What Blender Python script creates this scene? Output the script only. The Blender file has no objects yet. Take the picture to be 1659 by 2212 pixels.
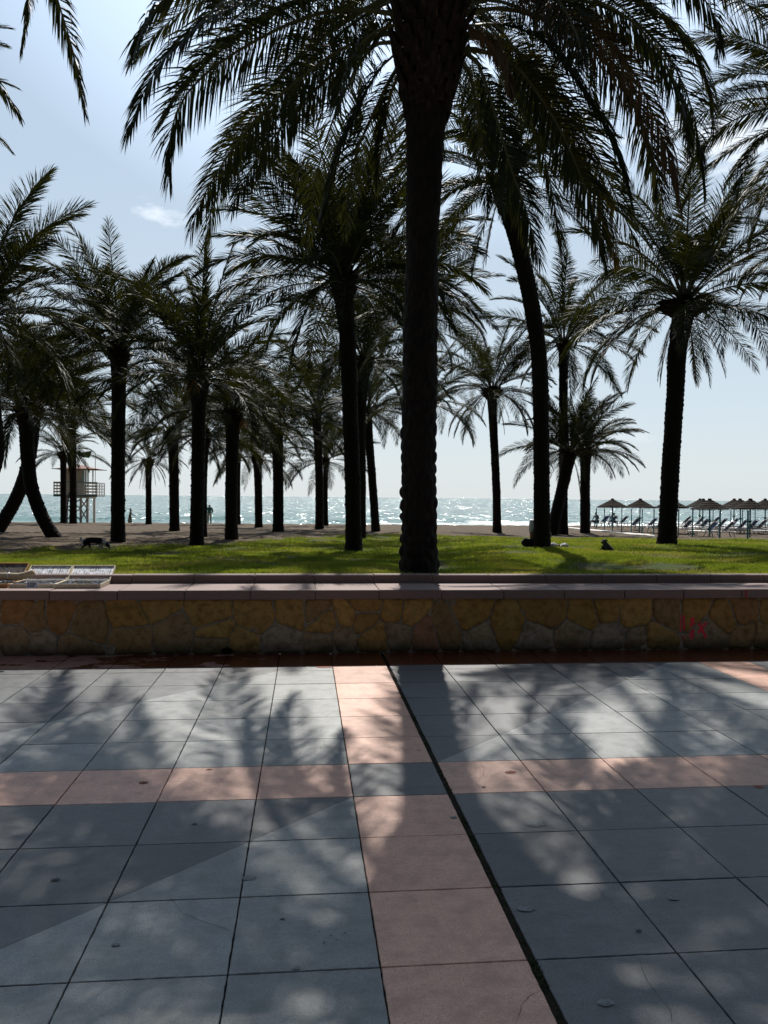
EXPO = 0.22
import bpy, bmesh, math, random
import numpy as np
from mathutils import Vector, Matrix, noise
R = math.radians
rng = random.Random(7)
S = bpy.context.scene
col = S.collection
# ------------------------------------------------------------------ camera
F, YAW, PITCH, ROLL, CH = 1707.0, 0.0990, -0.0183, 0.0098, 1.557
fw = Vector((math.sin(YAW)*math.cos(PITCH), math.cos(YAW)*math.cos(PITCH), math.sin(PITCH)))
r0 = Vector((math.cos(YAW), -math.sin(YAW), 0)); u0 = r0.cross(fw)
rt = r0*math.cos(ROLL)+u0*math.sin(ROLL); up = -r0*math.sin(ROLL)+u0*math.cos(ROLL)
CAM = Vector((0, 0, CH))
cd = bpy.data.cameras.new('camera'); cam = bpy.data.objects.new('camera', cd); col.objects.link(cam)
m = Matrix((rt, up, -fw)).transposed().to_4x4(); m.translation = CAM; cam.matrix_world = m
cd.sensor_fit = 'VERTICAL'; cd.sensor_height = 36; cd.sensor_width = 27; cd.lens = F/2212*36
cd.clip_start = .05; cd.clip_end = 60000
S.camera = cam
def ray(px, py):
    return (fw + rt*((px-829.5)/F) - up*((py-1106)/F))
def at_y(px, py, y):            # point of the pixel ray on the vertical plane at distance y
    d = ray(px, py); return CAM + d*(y/d.y)
def at_z(px, py, z):
    d = ray(px, py); return CAM + d*((z-CH)/d.z)
# ------------------------------------------------------------------ tagging
def tag(o, label=None, cat=None, group=None, kind=None):
    if label: o['label'] = label
    if cat: o['category'] = cat
    if group: o['group'] = group
    if kind: o['kind'] = kind
    return o
def empty(name, loc, rz=0, **k):
    o = bpy.data.objects.new(name, None); col.objects.link(o); o.location = loc; o.rotation_euler = (0, 0, rz)
    o.empty_display_size = .1
    return tag(o, **k)
class MB:
    def __init__(s): s.v = []; s.f = []; s.m = []
    def add(s, vs, fs, mi=0):
        n = len(s.v); s.v += [tuple(v) for v in vs]
        for f in fs: s.f.append(tuple(n+i for i in f)); s.m.append(mi)
        return s
    def box(s, c, size, mi=0, rot=None):
        hx, hy, hz = size[0]/2, size[1]/2, size[2]/2
        vs = [Vector((x*hx, y*hy, z*hz)) for x in (-1, 1) for y in (-1, 1) for z in (-1, 1)]
        if rot is not None: vs = [rot @ v for v in vs]
        c = Vector(c)
        return s.add([v+c for v in vs], [(0,1,3,2),(4,6,7,5),(0,4,5,1),(2,3,7,6),(0,2,6,4),(1,5,7,3)], mi)
    def bar(s, a, b, w, h=None, mi=0):
        a = Vector(a); b = Vector(b); d = b-a; L = d.length
        q = d.to_track_quat('X', 'Z').to_matrix()
        return s.box((a+b)/2, (L, w, h or w), mi, q)
    def tube(s, pts, rad, n=8, mi=0, cap=True):
        pts = [Vector(p) for p in pts]
        if not hasattr(rad, '__len__'): rad = [rad]*len(pts)
        vs = []; fs = []; side = None
        for i, p in enumerate(pts):
            t = (pts[min(i+1, len(pts)-1)]-pts[max(i-1, 0)])
            t = t.normalized() if t.length > 1e-9 else Vector((0, 0, 1))
            if side is None: side = t.orthogonal().normalized()
            side = (side - t*side.dot(t)).normalized(); b = t.cross(side)
            for k in range(n):
                a = 2*math.pi*k/n; vs.append(p+(side*math.cos(a)+b*math.sin(a))*rad[i])
        for i in range(len(pts)-1):
            for k in range(n):
                k2 = (k+1) % n; fs.append((i*n+k, i*n+k2, (i+1)*n+k2, (i+1)*n+k))
        if cap: fs.append(tuple(range(n))[::-1]); fs.append(tuple((len(pts)-1)*n+k for k in range(n)))
        return s.add(vs, fs, mi)
    def ball(s, c, rx, ry=None, rz=None, nu=10, nv=7, mi=0, jit=0):
        ry = ry or rx; rz = rz or rx; vs = []; fs = []
        for j in range(nv+1):
            th = math.pi*j/nv
            for i in range(nu):
                ph = 2*math.pi*i/nu
                k = 1+(rng.random()-.5)*jit
                vs.append((c[0]+rx*k*math.sin(th)*math.cos(ph), c[1]+ry*k*math.sin(th)*math.sin(ph), c[2]+rz*k*math.cos(th)))
        for j in range(nv):
            for i in range(nu):
                i2 = (i+1) % nu; fs.append((j*nu+i, (j+1)*nu+i, (j+1)*nu+i2, j*nu+i2))
        return s.add(vs, fs, mi)
    def mesh(s, name, mats, smooth=False):
        me = bpy.data.meshes.new(name); me.from_pydata(s.v, [], s.f)
        for mt in (mats if isinstance(mats, (list, tuple)) else [mats]): me.materials.append(mt)
        me.polygons.foreach_set('material_index', s.m)
        me.polygons.foreach_set('use_smooth', [smooth]*len(s.f)); me.update()
        return me
    def build(s, name, mats, parent=None, smooth=False, loc=None, bevel=0):
        return link(name, s.mesh(name, mats, smooth), parent, loc, bevel)
def link(name, me, parent=None, loc=None, bevel=0):
    o = bpy.data.objects.new(name, me); col.objects.link(o)
    if parent is not None: o.parent = parent
    if loc is not None: o.location = loc
    if bevel:
        b = o.modifiers.new('bevel', 'BEVEL'); b.width = bevel; b.segments = 2; b.limit_method = 'ANGLE'
    return o
def copy_tree(o, parent=None):
    c = o.copy(); col.objects.link(c); c.parent = parent
    for ch in list(o.children): copy_tree(ch, c)
    return c
# ------------------------------------------------------------------ materials
def hexlin(r, g, b): return (r, g, b, 1)
class NT:
    def __init__(s, name, world=False):
        if world: s.m = None
        else:
            s.m = bpy.data.materials.new(name); s.m.use_nodes = True; s.t = s.m.node_tree
            s.t.nodes.clear(); s.out = s.n('ShaderNodeOutputMaterial')
    def n(s, typ, ins={}, **kw):
        nd = s.t.nodes.new(typ)
        for k, v in kw.items(): setattr(nd, k, v)
        for k, v in ins.items():
            if hasattr(v, 'is_linked') or hasattr(v, 'links'): s.t.links.new(v, nd.inputs[k])
            else: nd.inputs[k].default_value = v
        return nd
    def pos(s, obj=False):
        if obj: return s.n('ShaderNodeTexCoord').outputs['Object']
        return s.n('ShaderNodeNewGeometry').outputs['Position']
    def noise(s, vec, scale, detail=4, rough=.55, stretch=None):
        if stretch: vec = s.n('ShaderNodeMapping', {'Vector': vec, 'Scale': stretch}).outputs[0]
        return s.n('ShaderNodeTexNoise', {'Vector': vec, 'Scale': scale, 'Detail': detail, 'Roughness': rough}).outputs['Fac']
    def ramp(s, fac, stops, interp='LINEAR'):
        r = s.n('ShaderNodeValToRGB', {'Fac': fac}); cr = r.color_ramp; cr.interpolation = interp
        while len(cr.elements) > 1: cr.elements.remove(cr.elements[-1])
        cr.elements[0].position = stops[0][0]; cr.elements[0].color = s.c(stops[0][1])
        for p, c in stops[1:]:
            e = cr.elements.new(p); e.color = s.c(c)
        return r.outputs['Color']
    @staticmethod
    def c(c): return (c, c, c, 1) if not hasattr(c, '__len__') else (c[0], c[1], c[2], 1)
    def math(s, op, a, b=0, clamp=False):
        nd = s.n('ShaderNodeMath', {0: a, 1: b}, operation=op); nd.use_clamp = clamp; return nd.outputs[0]
    def mix(s, f, a, b, mode='MIX'):
        nd = s.t.nodes.new('ShaderNodeMix'); nd.data_type = 'RGBA'; nd.blend_type = mode
        for i, v in ((0, f), (6, a), (7, b)):
            if hasattr(v, 'links'): s.t.links.new(v, nd.inputs[i])
            else: nd.inputs[i].default_value = v if i == 0 else s.c(v)
        return nd.outputs[2]
    def bump(s, h, strength=.3, dist=.01):
        return s.n('ShaderNodeBump', {'Height': h, 'Strength': strength, 'Distance': dist}).outputs[0]
    def bsdf(s, color, rough=.7, spec=.5, normal=None, metal=0, **k):
        ins = {'Roughness': rough, 'Specular IOR Level': spec, 'Metallic': metal}
        ins['Base Color'] = s.c(color) if not hasattr(color, 'links') else color
        if normal is not None: ins['Normal'] = normal
        ins.update(k)
        return s.n('ShaderNodeBsdfPrincipled', ins).outputs[0]
    def done(s, sh): s.t.links.new(sh, s.out.inputs['Surface']); return s.m
def simple(name, c, rough=.6, spec=.4, nscale=30, var=.25, metal=0, bump=0, obj=True):
    t = NT(name); p = t.pos(obj); f = t.noise(p, nscale)
    a = [x*(1-var) for x in c]; b = [min(1, x*(1+var)) for x in c]
    colr = t.ramp(f, [(.3, a), (.7, b)])
    return t.done(t.bsdf(colr, rough, spec, t.bump(f, bump, .01) if bump else None, metal))

def tile_mat(name, base, var=.12, sheen=.45, wet=False):
    t = NT(name); p = t.pos()
    fine = t.noise(p, 170, 4, .8); grit = t.noise(p, 48, 3, .7); mid = t.noise(p, 9, 6, .6); big = t.noise(p, 1.3, 4, .5)
    streak = t.noise(p, 6, 5, .65, (1, 5, 1))
    tile = t.n('ShaderNodeAttribute', attribute_name='tilev').outputs['Fac']
    c = t.mix(t.math('MULTIPLY', t.ramp(fine, [(.45, 0), (.62, 1)]), .75), base, [min(1, x*1.55+.02) for x in base])
    c = t.mix(t.ramp(fine, [(.34, .7), (.46, 0)]), c, [x*.35 for x in base])
    c = t.mix(t.ramp(grit, [(.52, 0), (.72, .5)]), c, [min(1, x*1.45+.02) for x in base])
    c = t.mix(t.ramp(grit, [(.30, .4), (.44, 0)]), c, [x*.6 for x in base])
    c = t.mix(t.ramp(mid, [(.38, .55), (.56, 0)]), c, [x*.62 for x in base])
    c = t.mix(t.ramp(streak, [(.5, 0), (.75, .35)]), c, [min(1, x*1.35+.03) for x in base])
    c = t.mix(t.ramp(big, [(.4, .25), (.62, 0)]), c, [base[0]*.8, base[1]*.78, base[2]*.7])
    # small pits and chewing-gum spots
    vor = t.n('ShaderNodeTexVoronoi', {'Vector': p, 'Scale': 3.1, 'Randomness': 1.0})
    spot = t.ramp(vor.outputs['Distance'], [(.035, 1), (.055, 0)])
    c = t.mix(t.math('MULTIPLY', spot, .4), c, [x*.5+.05 for x in base])
    hv = t.n('ShaderNodeHueSaturation', {'Color': c, 'Value': t.math('ADD', t.math('MULTIPLY', tile, .26), .87)}).outputs[0]
    rough = t.math('ADD', t.math('MULTIPLY', mid, .22), .36 if not wet else .45)
    if wet:
        n2 = t.noise(p, 2.1, 5, .6, (1, 1.9, 1)); x = t.n('ShaderNodeSeparateXYZ', {0: p}).outputs[0]
        bias = t.n('ShaderNodeMapRange', {'Value': x, 'From Min': -2.6, 'From Max': .6, 'To Min': -.06, 'To Max': .28}).outputs[0]
        w = t.ramp(t.math('ADD', n2, bias), [(.5, 0), (.525, 1)])
        hv = t.mix(w, hv, (.12, .030, .013))
        rough = t.mix(w, rough, .08)
    b = t.bump(t.math('ADD', t.math('MULTIPLY', fine, .6), mid), .6, .003)
    return t.done(t.bsdf(hv, rough, sheen, b))
M = {}
M['tile_dark'] = tile_mat('dark_slate_paving', (.098, .102, .105))
M['tile_light'] = tile_mat('light_grey_paving', (.215, .225, .22))
M['tile_pink'] = tile_mat('pink_paving', (.54, .315, .235))
M['tile_border'] = tile_mat('border_paving', (.30, .155, .12), wet=True)
M['joint'] = simple('joint_dirt', (.022, .02, .017), .95, .1, 40, .5, obj=False)
def _coping():
    t = NT('pink_cast_stone'); p = t.pos(); f = t.noise(p, 220, 3, .7); m_ = t.noise(p, 7, 5)
    c = t.ramp(f, [(.3, (.13, .085, .076)), (.5, (.235, .158, .142)), (.75, (.38, .28, .255))])
    c = t.mix(t.ramp(m_, [(.4, .4), (.62, 0)]), c, (.2, .155, .14))
    return t.done(t.bsdf(c, .72, .35, t.bump(f, .5, .002)))
M['coping'] = _coping()
M['red_paint'] = simple('red_paint', (.5, .03, .02), .5)
def _stone():
    t = NT('ochre_rubble_stone'); p = t.pos(); f = t.noise(p, 14, 8, .65); g = t.noise(p, 3.2, 5); fi = t.noise(p, 90, 3)
    at = t.n('ShaderNodeAttribute', attribute_name='stonec').outputs['Color']
    c = t.mix(t.ramp(f, [(.36, .7), (.55, 0)]), at, (.16, .10, .035), 'MIX')
    c = t.mix(t.ramp(g, [(.5, 0), (.72, .55)]), c, (.50, .34, .13))
    c = t.mix(t.ramp(fi, [(.3, .3), (.5, 0)]), c, (.05, .04, .025))
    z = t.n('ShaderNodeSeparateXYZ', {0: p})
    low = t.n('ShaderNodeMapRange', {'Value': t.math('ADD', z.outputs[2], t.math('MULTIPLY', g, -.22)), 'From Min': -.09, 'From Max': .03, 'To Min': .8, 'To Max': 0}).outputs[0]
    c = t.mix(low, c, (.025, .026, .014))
    # red sprayed strokes: two uprights and a crossed mark
    def seg(a, b, w):
        ax, az = a; bx, bz = b; L2 = (bx-ax)**2+(bz-az)**2
        X = t.math('SUBTRACT', z.outputs[0], ax); Z = t.math('SUBTRACT', z.outputs[2], az)
        h = t.math('DIVIDE', t.math('ADD', t.math('MULTIPLY', X, bx-ax), t.math('MULTIPLY', Z, bz-az)), L2, True)
        dx = t.math('SUBTRACT', X, t.math('MULTIPLY', h, bx-ax)); dz = t.math('SUBTRACT', Z, t.math('MULTIPLY', h, bz-az))
        d = t.math('SQRT', t.math('ADD', t.math('MULTIPLY', dx, dx), t.math('MULTIPLY', dz, dz)))
        d = t.math('ADD', d, t.math('MULTIPLY', t.math('SUBTRACT', t.noise(p, 45, 3), .5), .02))
        return t.n('ShaderNodeMapRange', {'Value': d, 'From Min': w*.6, 'From Max': w*1.15, 'To Min': .92, 'To Max': 0}).outputs[0]
    mk = None
    for a, b, w in GRAF:
        s_ = seg(a, b, w); mk = s_ if mk is None else t.math('MAXIMUM', mk, s_)
    c = t.mix(mk, c, (.95, .05, .09))
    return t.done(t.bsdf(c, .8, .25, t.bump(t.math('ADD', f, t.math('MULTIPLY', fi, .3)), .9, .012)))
WY = 7.86   # wall face
gp = lambda x, y: (at_y(x, y, WY).x, at_y(x, y, WY).z)
GRAF = [(gp(1476, 1333), gp(1475, 1380), .026), (gp(1496, 1338), gp(1495, 1376), .026), (gp(1511, 1346), gp(1525, 1376), .018), (gp(1525, 1347), gp(1511, 1366), .017)]
M['stone'] = _stone()
M['mortar'] = simple('wall_mortar', (.30, .265, .21), .95, .1, 25, .4, bump=.8, obj=False)
def _bark(name, a, b, c_):
    t = NT(name); p = t.pos(True); f = t.noise(p, 26, 6, .7, (1, 1, .3)); g = t.noise(p, 5, 4)
    c = t.ramp(f, [(.3, a), (.55, b), (.78, c_)])
    c = t.mix(t.ramp(g, [(.4, .5), (.6, 0)]), c, a)
    return t.done(t.bsdf(c, .85, .2, t.bump(f, .8, .02)))
M['bark'] = _bark('palm_bark', (.006, .005, .004), (.016, .012, .009), (.050, .038, .028))
M['boot'] = _bark('leaf_base_bark', (.008, .006, .004), (.028, .018, .011), (.12, .078, .045))
def _leaf(name, c1, c2, trans, rough=.55):
    t = NT(name); oi = t.n('ShaderNodeObjectInfo').outputs['Random']; p = t.pos(True)
    f = t.noise(p, 3, 3)
    k = t.math('ADD', t.math('MULTIPLY', oi, .55), t.math('MULTIPLY', f, .45))
    c = t.ramp(k, [(.25, c1), (.75, c2)])
    b = t.bsdf(c, rough, .13)
    tr = t.n('ShaderNodeBsdfTranslucent', {'Color': t.mix(.5, c, (.16, .15, .01))}).outputs[0]
    return t.done(t.n('ShaderNodeMixShader', {0: trans, 1: b, 2: tr}).outputs[0])
M['leaf'] = _leaf('palm_leaf', (.011, .021, .010), (.034, .047, .017), .12)
M['leaf_yellow'] = _leaf('palm_leaf_yellowing', (.05, .055, .014), (.17, .12, .025), .3)
M['leaf_dead'] = _leaf('palm_leaf_dead', (.06, .04, .024), (.14, .095, .055), .12, .7)
M['rachis'] = simple('palm_rachis', (.085, .085, .03), .5, .4, 8)
M['fruit'] = simple('date_fruit_stalks', (.35, .17, .03), .6, .3, 20)
# ------------------------------------------------------------------ terrain
def interp(x, xs, ys): return float(np.interp(x, xs, ys))
def smooth(a, b, x):
    t = min(1, max(0, (x-a)/(b-a))); return t*t*(3-2*t)
def base_z(x, y):
    zl = interp(y, [0, 8.6, 13, 18, 25, 32, 40, 50, 66, 70, 86, 110], [.72, .70, .50, .30, .10, 0, -.15, -.4, -.75, -.86, -1.55, -2.6])
    zr = interp(y, [0, 8.6, 13, 17, 28, 46, 66, 70, 86, 110], [.72, .70, .60, .52, .13, -.68, -.75, -.86, -1.55, -2.6])
    k = smooth(.12, .30, x/max(y, 5))
    return zl*(1-k)+zr*k
def lawn(x, y):                # >0 grass, <0 sand
    u = x/y
    edge = interp(u, [-.6, -.42, -.3, -.2, -.1, 0, .15, .3, .6], [15, 16.5, 18.5, 21, 24.5, 30, 36, 29, 27])
    n = noise.noise(Vector((x*.35, y*.16, 3)))*3.2+noise.noise(Vector((x*1.3, y*.6, 9)))*1.6+noise.noise(Vector((x*4, y*2.2, 5)))*.6
    return (edge-y)*.9+n*1.5
def ground_z(x, y):
    z = base_z(x, y)
    lw = smooth(-2, 2, lawn(x, y))
    a = .022*lw+.06*(1-lw)
    if y < 9.4: a *= max(0, (y-8.6)/.8)
    z += a*noise.noise(Vector((x*.9, y*.7, 0)))+a*.55*noise.noise(Vector((x*2.7, y*2.2, 4)))
    if lw < .9 and y < 84: z += (1-lw)*.022*noise.noise(Vector((x*6, y*5, 2)))
    return z
def on_ground(px, py, lo=8.7, hi=84):
    d = ray(px, py); y = lo
    while y < hi:
        P = CAM+d*(y/d.y)
        if P.z <= base_z(P.x, P.y): break
        y += .02+.002*y
    P = CAM+d*(y/d.y); P.z = ground_z(P.x, P.y); return P
# ------------------------------------------------------------------ pavement
T_ = .5; CX = .2596; GAP = .0252; Y0 = 4.578; YE = 7.275
me = MB().add([(-60,-60,-.012),(60,-60,-.012),(60,7.95,-.012),(-60,7.95,-.012)], [(0,1,2,3)]).build('ground', M['joint']); tag(me, kind='structure')
def colx(i):                     # left x of tile column i (columns right of the wide joint are shifted)
    return CX+i*T_+(GAP if i >= 1 else 0)
def strip_edge(a, b, n, amp):
    out = []
    for k in range(n):
        t = k/n; p = Vector(a).lerp(Vector(b), t)
        q = Vector((-(b[1]-a[1]), b[0]-a[0])).normalized()
        j = (noise.noise(Vector((p.x*17+q.x*3, p.y*17+q.y*3, 1)))*.5+noise.noise(Vector((p.x*60+q.x, p.y*60, 7)))*.5)*amp
        if k == 0: j = 0
        out.append((p.x+q.x*j, p.y+q.y*j))
    return out
def add_tile(mb, attr, poly, mi, z=0.0, v=.5, joints=(1,1,1,1), tilt=(0,0)):
    n0 = len(mb.v); ring = []
    near = poly[0][1] < 7.6
    for k in range(len(poly)):
        a, b = poly[k], poly[(k+1) % len(poly)]
        ring += strip_edge(a, b, 26 if joints[k] else 1, .0035 if joints[k] else 0)
    cx_ = sum(p[0] for p in ring)/len(ring); cy_ = sum(p[1] for p in ring)/len(ring)
    zz = lambda p: z+(p[0]-cx_)*tilt[0]+(p[1]-cy_)*tilt[1]
    N = len(ring)
    ins = [(p[0]+(cx_-p[0])*.008, p[1]+(cy_-p[1])*.008) for p in ring]
    vs = [(p[0], p[1], zz(p)-.012) for p in ring]+[(p[0], p[1], zz(p)-.0022) for p in ring]+[(p[0], p[1], zz(p)) for p in ins]
    fs = [(k, (k+1) % N, N+(k+1) % N, N+k) for k in range(N)]+[(N+k, N+(k+1) % N, 2*N+(k+1) % N, 2*N+k) for k in range(N)]+[tuple(2*N+k for k in range(N))]
    mb.add(vs, fs, mi); attr += [v]*len(fs)
pv = MB(); pat = []
for i in range(-20, 22):
    for j in range(-12, 6):
        ii, jj = i % 7, j % 7           # column 0 of 7 is the pink column; row 6 of 7 (j=-1) is the pink row
        pinkc, pinkr = ii == 0, jj == 6
        g = .0028
        x0, x1 = colx(i)+g, colx(i)+T_-g
        y0, y1 = Y0+j*T_+g, Y0+(j+1)*T_-g
        y1 = min(y1, YE-.004)
        v = rng.random(); tl = ((rng.random()-.5)*.003, (rng.random()-.5)*.003)
        z = (rng.random()-.5)*.0016
        if y1-y0 < .04: continue
        if pinkc and pinkr: add_tile(pv, pat, [(x0,y0),(x1,y0),(x1,y1),(x0,y1)], 0, z, .75, tilt=tl)
        elif pinkc or pinkr: add_tile(pv, pat, [(x0,y0),(x1,y0),(x1,y1),(x0,y1)], 2, z, v, tilt=tl)
        else:
            a, b = ii-1, jj            # 0..5 within the 6 x 6 panel
            if a == b:                 # the two-tone tiles on the diagonal; the tones meet without a joint
                dx = min(y1-y0, x1-x0)
                if y1 < Y0+(j+1)*T_-g-.01:
                    add_tile(pv, pat, [(x0,y0),(x1,y0),(x1,y1),(x0+dx,y1)], 1, z, v, (1,1,1,0))
                    add_tile(pv, pat, [(x0,y0),(x0+dx,y1),(x0,y1)], 0, z, v, (0,1,1))
                else:
                    add_tile(pv, pat, [(x0,y0),(x1,y0),(x1,y1)], 1, z, v, (1,1,0))
                    add_tile(pv, pat, [(x0,y0),(x1,y1),(x0,y1)], 0, z, v, (0,1,1))
            else:
                add_tile(pv, pat, [(x0,y0),(x1,y0),(x1,y1),(x0,y1)], 1 if a > b else 0, z, v, tilt=tl)
for i in range(-20, 22):               # border row under the wall
    x0, x1 = colx(i)+.004, colx(i)+T_-.004
    add_tile(pv, pat, [(x0,YE+.006),(x1,YE+.006),(x1,7.9),(x0,7.9)], 3, 0, rng.random())
o = pv.build('pavement', [M['tile_dark'], M['tile_light'], M['tile_pink'], M['tile_border']]); tag(o, kind='structure')
at_ = o.data.attributes.new('tilev', 'FLOAT', 'FACE'); at_.data.foreach_set('value', pat)
pv2 = MB()
for (a, b, c_, d) in ((-60,-60,60,-1.45),(-60,-1.44,-10,7.9),(12,-1.44,60,7.9)):
    pv2.add([(a,b,-.004),(c_,b,-.004),(c_,d,-.004),(a,d,-.004)], [(0,1,2,3)])
o = pv2.build('pavement_surround', M['tile_dark']); tag(o, kind='structure')
# cracks: thin dark lines in single slabs
ck = MB()
def crack(pts, w=.0022):
    P = [at_z(x, y, .0018) for x, y in pts]; Q = []
    for a, b in zip(P, P[1:]):
        n = max(2, int((b-a).length/.018))
        for k in range(n):
            p = a.lerp(b, k/n); j = .007
            Q.append(p+Vector((noise.noise(p*30)*j, noise.noise(p*30+Vector((5,5,5)))*j, 0)))
    Q.append(P[-1])
    L = []; Rr = []
    for k, p in enumerate(Q):
        t = (Q[min(k+1, len(Q)-1)]-Q[max(k-1, 0)]).normalized(); s = Vector((-t.y, t.x, 0))
        ww = w*(.35+.8*abs(noise.noise(p*22)))*(1 if 0 < k < len(Q)-1 else .3)
        L.append(p+s*ww); Rr.append(p-s*ww)
    n = len(Q); ck.add(L+Rr, [(k, k+1, n+k+1, n+k) for k in range(n-1)])
for c_ in ([(1036,1647),(1047,1660),(1043,1676),(1035,1684),(1024,1690),(1032,1697),(1057,1711)], [(946,1654),(975,1661),(1003,1674),(1024,1690)], [(960,1689),(1000,1689),(1024,1685)],
           [(1379,2067),(1387,2090),(1400,2118),(1420,2150),(1449,2180),(1452,2212)], [(573,1614),(600,1611),(632,1604),(657,1598)], [(655,1619),(690,1614),(742,1613)],
           [(645,1630),(655,1619)], [(692,1623),(693,1612)], [(700,1598),(701,1611)], [(650,1627),(690,1641)], [(702,1552),(712,1541),(732,1534)], [(962,1594),(966,1603),(958,1613)],
           [(371,1941),(394,1972),(440,1991),(497,2009)], [(1383,1741),(1400,1740),(1414,1741)], [(1398,1737),(1407,1733),(1414,1739)], [(1282,1910),(1310,1938),(1345,1975)],
           [(1114,2212),(1130,2165),(1145,2150),(1172,2138)], [(1522,1570),(1560,1566),(1600,1560)], [(388,1633),(440,1626),(490,1623)], [(1180,1972),(1235,1980)]):
    crack(c_, .0011)
tag(ck.build('pavement_cracks', M['joint']), kind='structure')
# small stains and gum spots
for nm, c_, sp in (('rust_stains', (.20, .055, .03), [(1103,1668,.022),(310,1690,.016),(700,1440,.05),(1640,1700,.02),(452,1662,.012)]), ('gum_spots', (.17, .18, .18), [(1158,1780,.03),(1135,1962,.022),(980,1765,.012),(1308,2165,.018),(1455,1940,.014),(538,1896,.02),(250,2040,.01),(640,2090,.009),(905,1620,.008)]),
                  ('dark_spots', (.05, .045, .045), [(1045,1700,.008),(420,1780,.009),(610,1985,.006),(715,2020,.003),(700,2035,.003),(728,2030,.0025),(745,2015,.003),(690,2012,.0025),(120,1900,.012),(1380,2010,.008)])):
    sb = MB(); M[nm] = simple(nm, c_, .7, .3, 60, .3, obj=False)
    for q_, (px, py, r_) in enumerate(sp):
        P = at_z(px, py, .0024+q_*.0001); N_ = 18
        sb.add([(P.x+math.cos(k*6.283/N_)*r_*1.5*(1+.5*noise.noise(Vector((k*.9, px, 0)))), P.y+math.sin(k*6.283/N_)*r_*(1+.5*noise.noise(Vector((k*.9, px, 4)))), P.z) for k in range(N_)], [tuple(range(N_))])
    tag(sb.build(nm, M[nm]), kind='structure')
# soil and moss in the wide joint beside the pink column
mb = MB(); gx = CX+T_
NG = 900; L = []; Rr = []
for k in range(NG+1):
    y = -1.4+k*(YE+1.3)/NG
    a = gx-.006+noise.noise(Vector((1, y*25, 0)))*.004; b = gx+GAP+.006+noise.noise(Vector((4, y*25, 0)))*.004
    zt = -.005+noise.noise(Vector((7, y*30, 0)))*.005
    L.append((a, y, zt)); Rr.append((b, y, zt))
mb.add(L+Rr, [(k, NG+1+k, NG+2+k, k+1) for k in range(NG)])
M['soil'] = simple('joint_soil', (.02, .016, .011), .95, .1, 60, .6, obj=False)
tag(mb.build('joint_soil', M['soil']), kind='structure')
M['moss'] = simple('moss', (.03, .05, .014), .9, .2, 60, .6, obj=False)
ms = MB()
for k in range(2600):
    y = rng.uniform(1.2, 7.2)
    if noise.noise(Vector((3, y*5, 1))) < .02+rng.random()*.25: continue
    x = gx+rng.uniform(-.004, GAP+.004); h = rng.uniform(.004, .014); a = rng.uniform(0, 6.28); w = .003
    ms.add([(x-w*math.cos(a), y-w*math.sin(a), -.004), (x+w*math.cos(a), y+w*math.sin(a), -.004), (x+rng.uniform(-.01, .01), y+rng.uniform(-.01, .01), h-.003)], [(0,1,2)])
tag(ms.build('moss', M['moss']), 'tufts of moss growing in the wide open joint of the pavement', 'moss', kind='stuff')
# ------------------------------------------------------------------ the bench wall
ZS, ZT, ZC = .543, .636, .727          # underside and top of the seat slab, top of the back kerb
wall = empty('stone_wall', (0, WY, 0), label='low ochre rubble stone wall with pink stone bench slabs on top', cat='wall')
W0 = Vector((0, WY, 0))
mo = MB().box((0, .42, .27), (24, .8, .54)).build('mortar', M['mortar'], wall)
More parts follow.
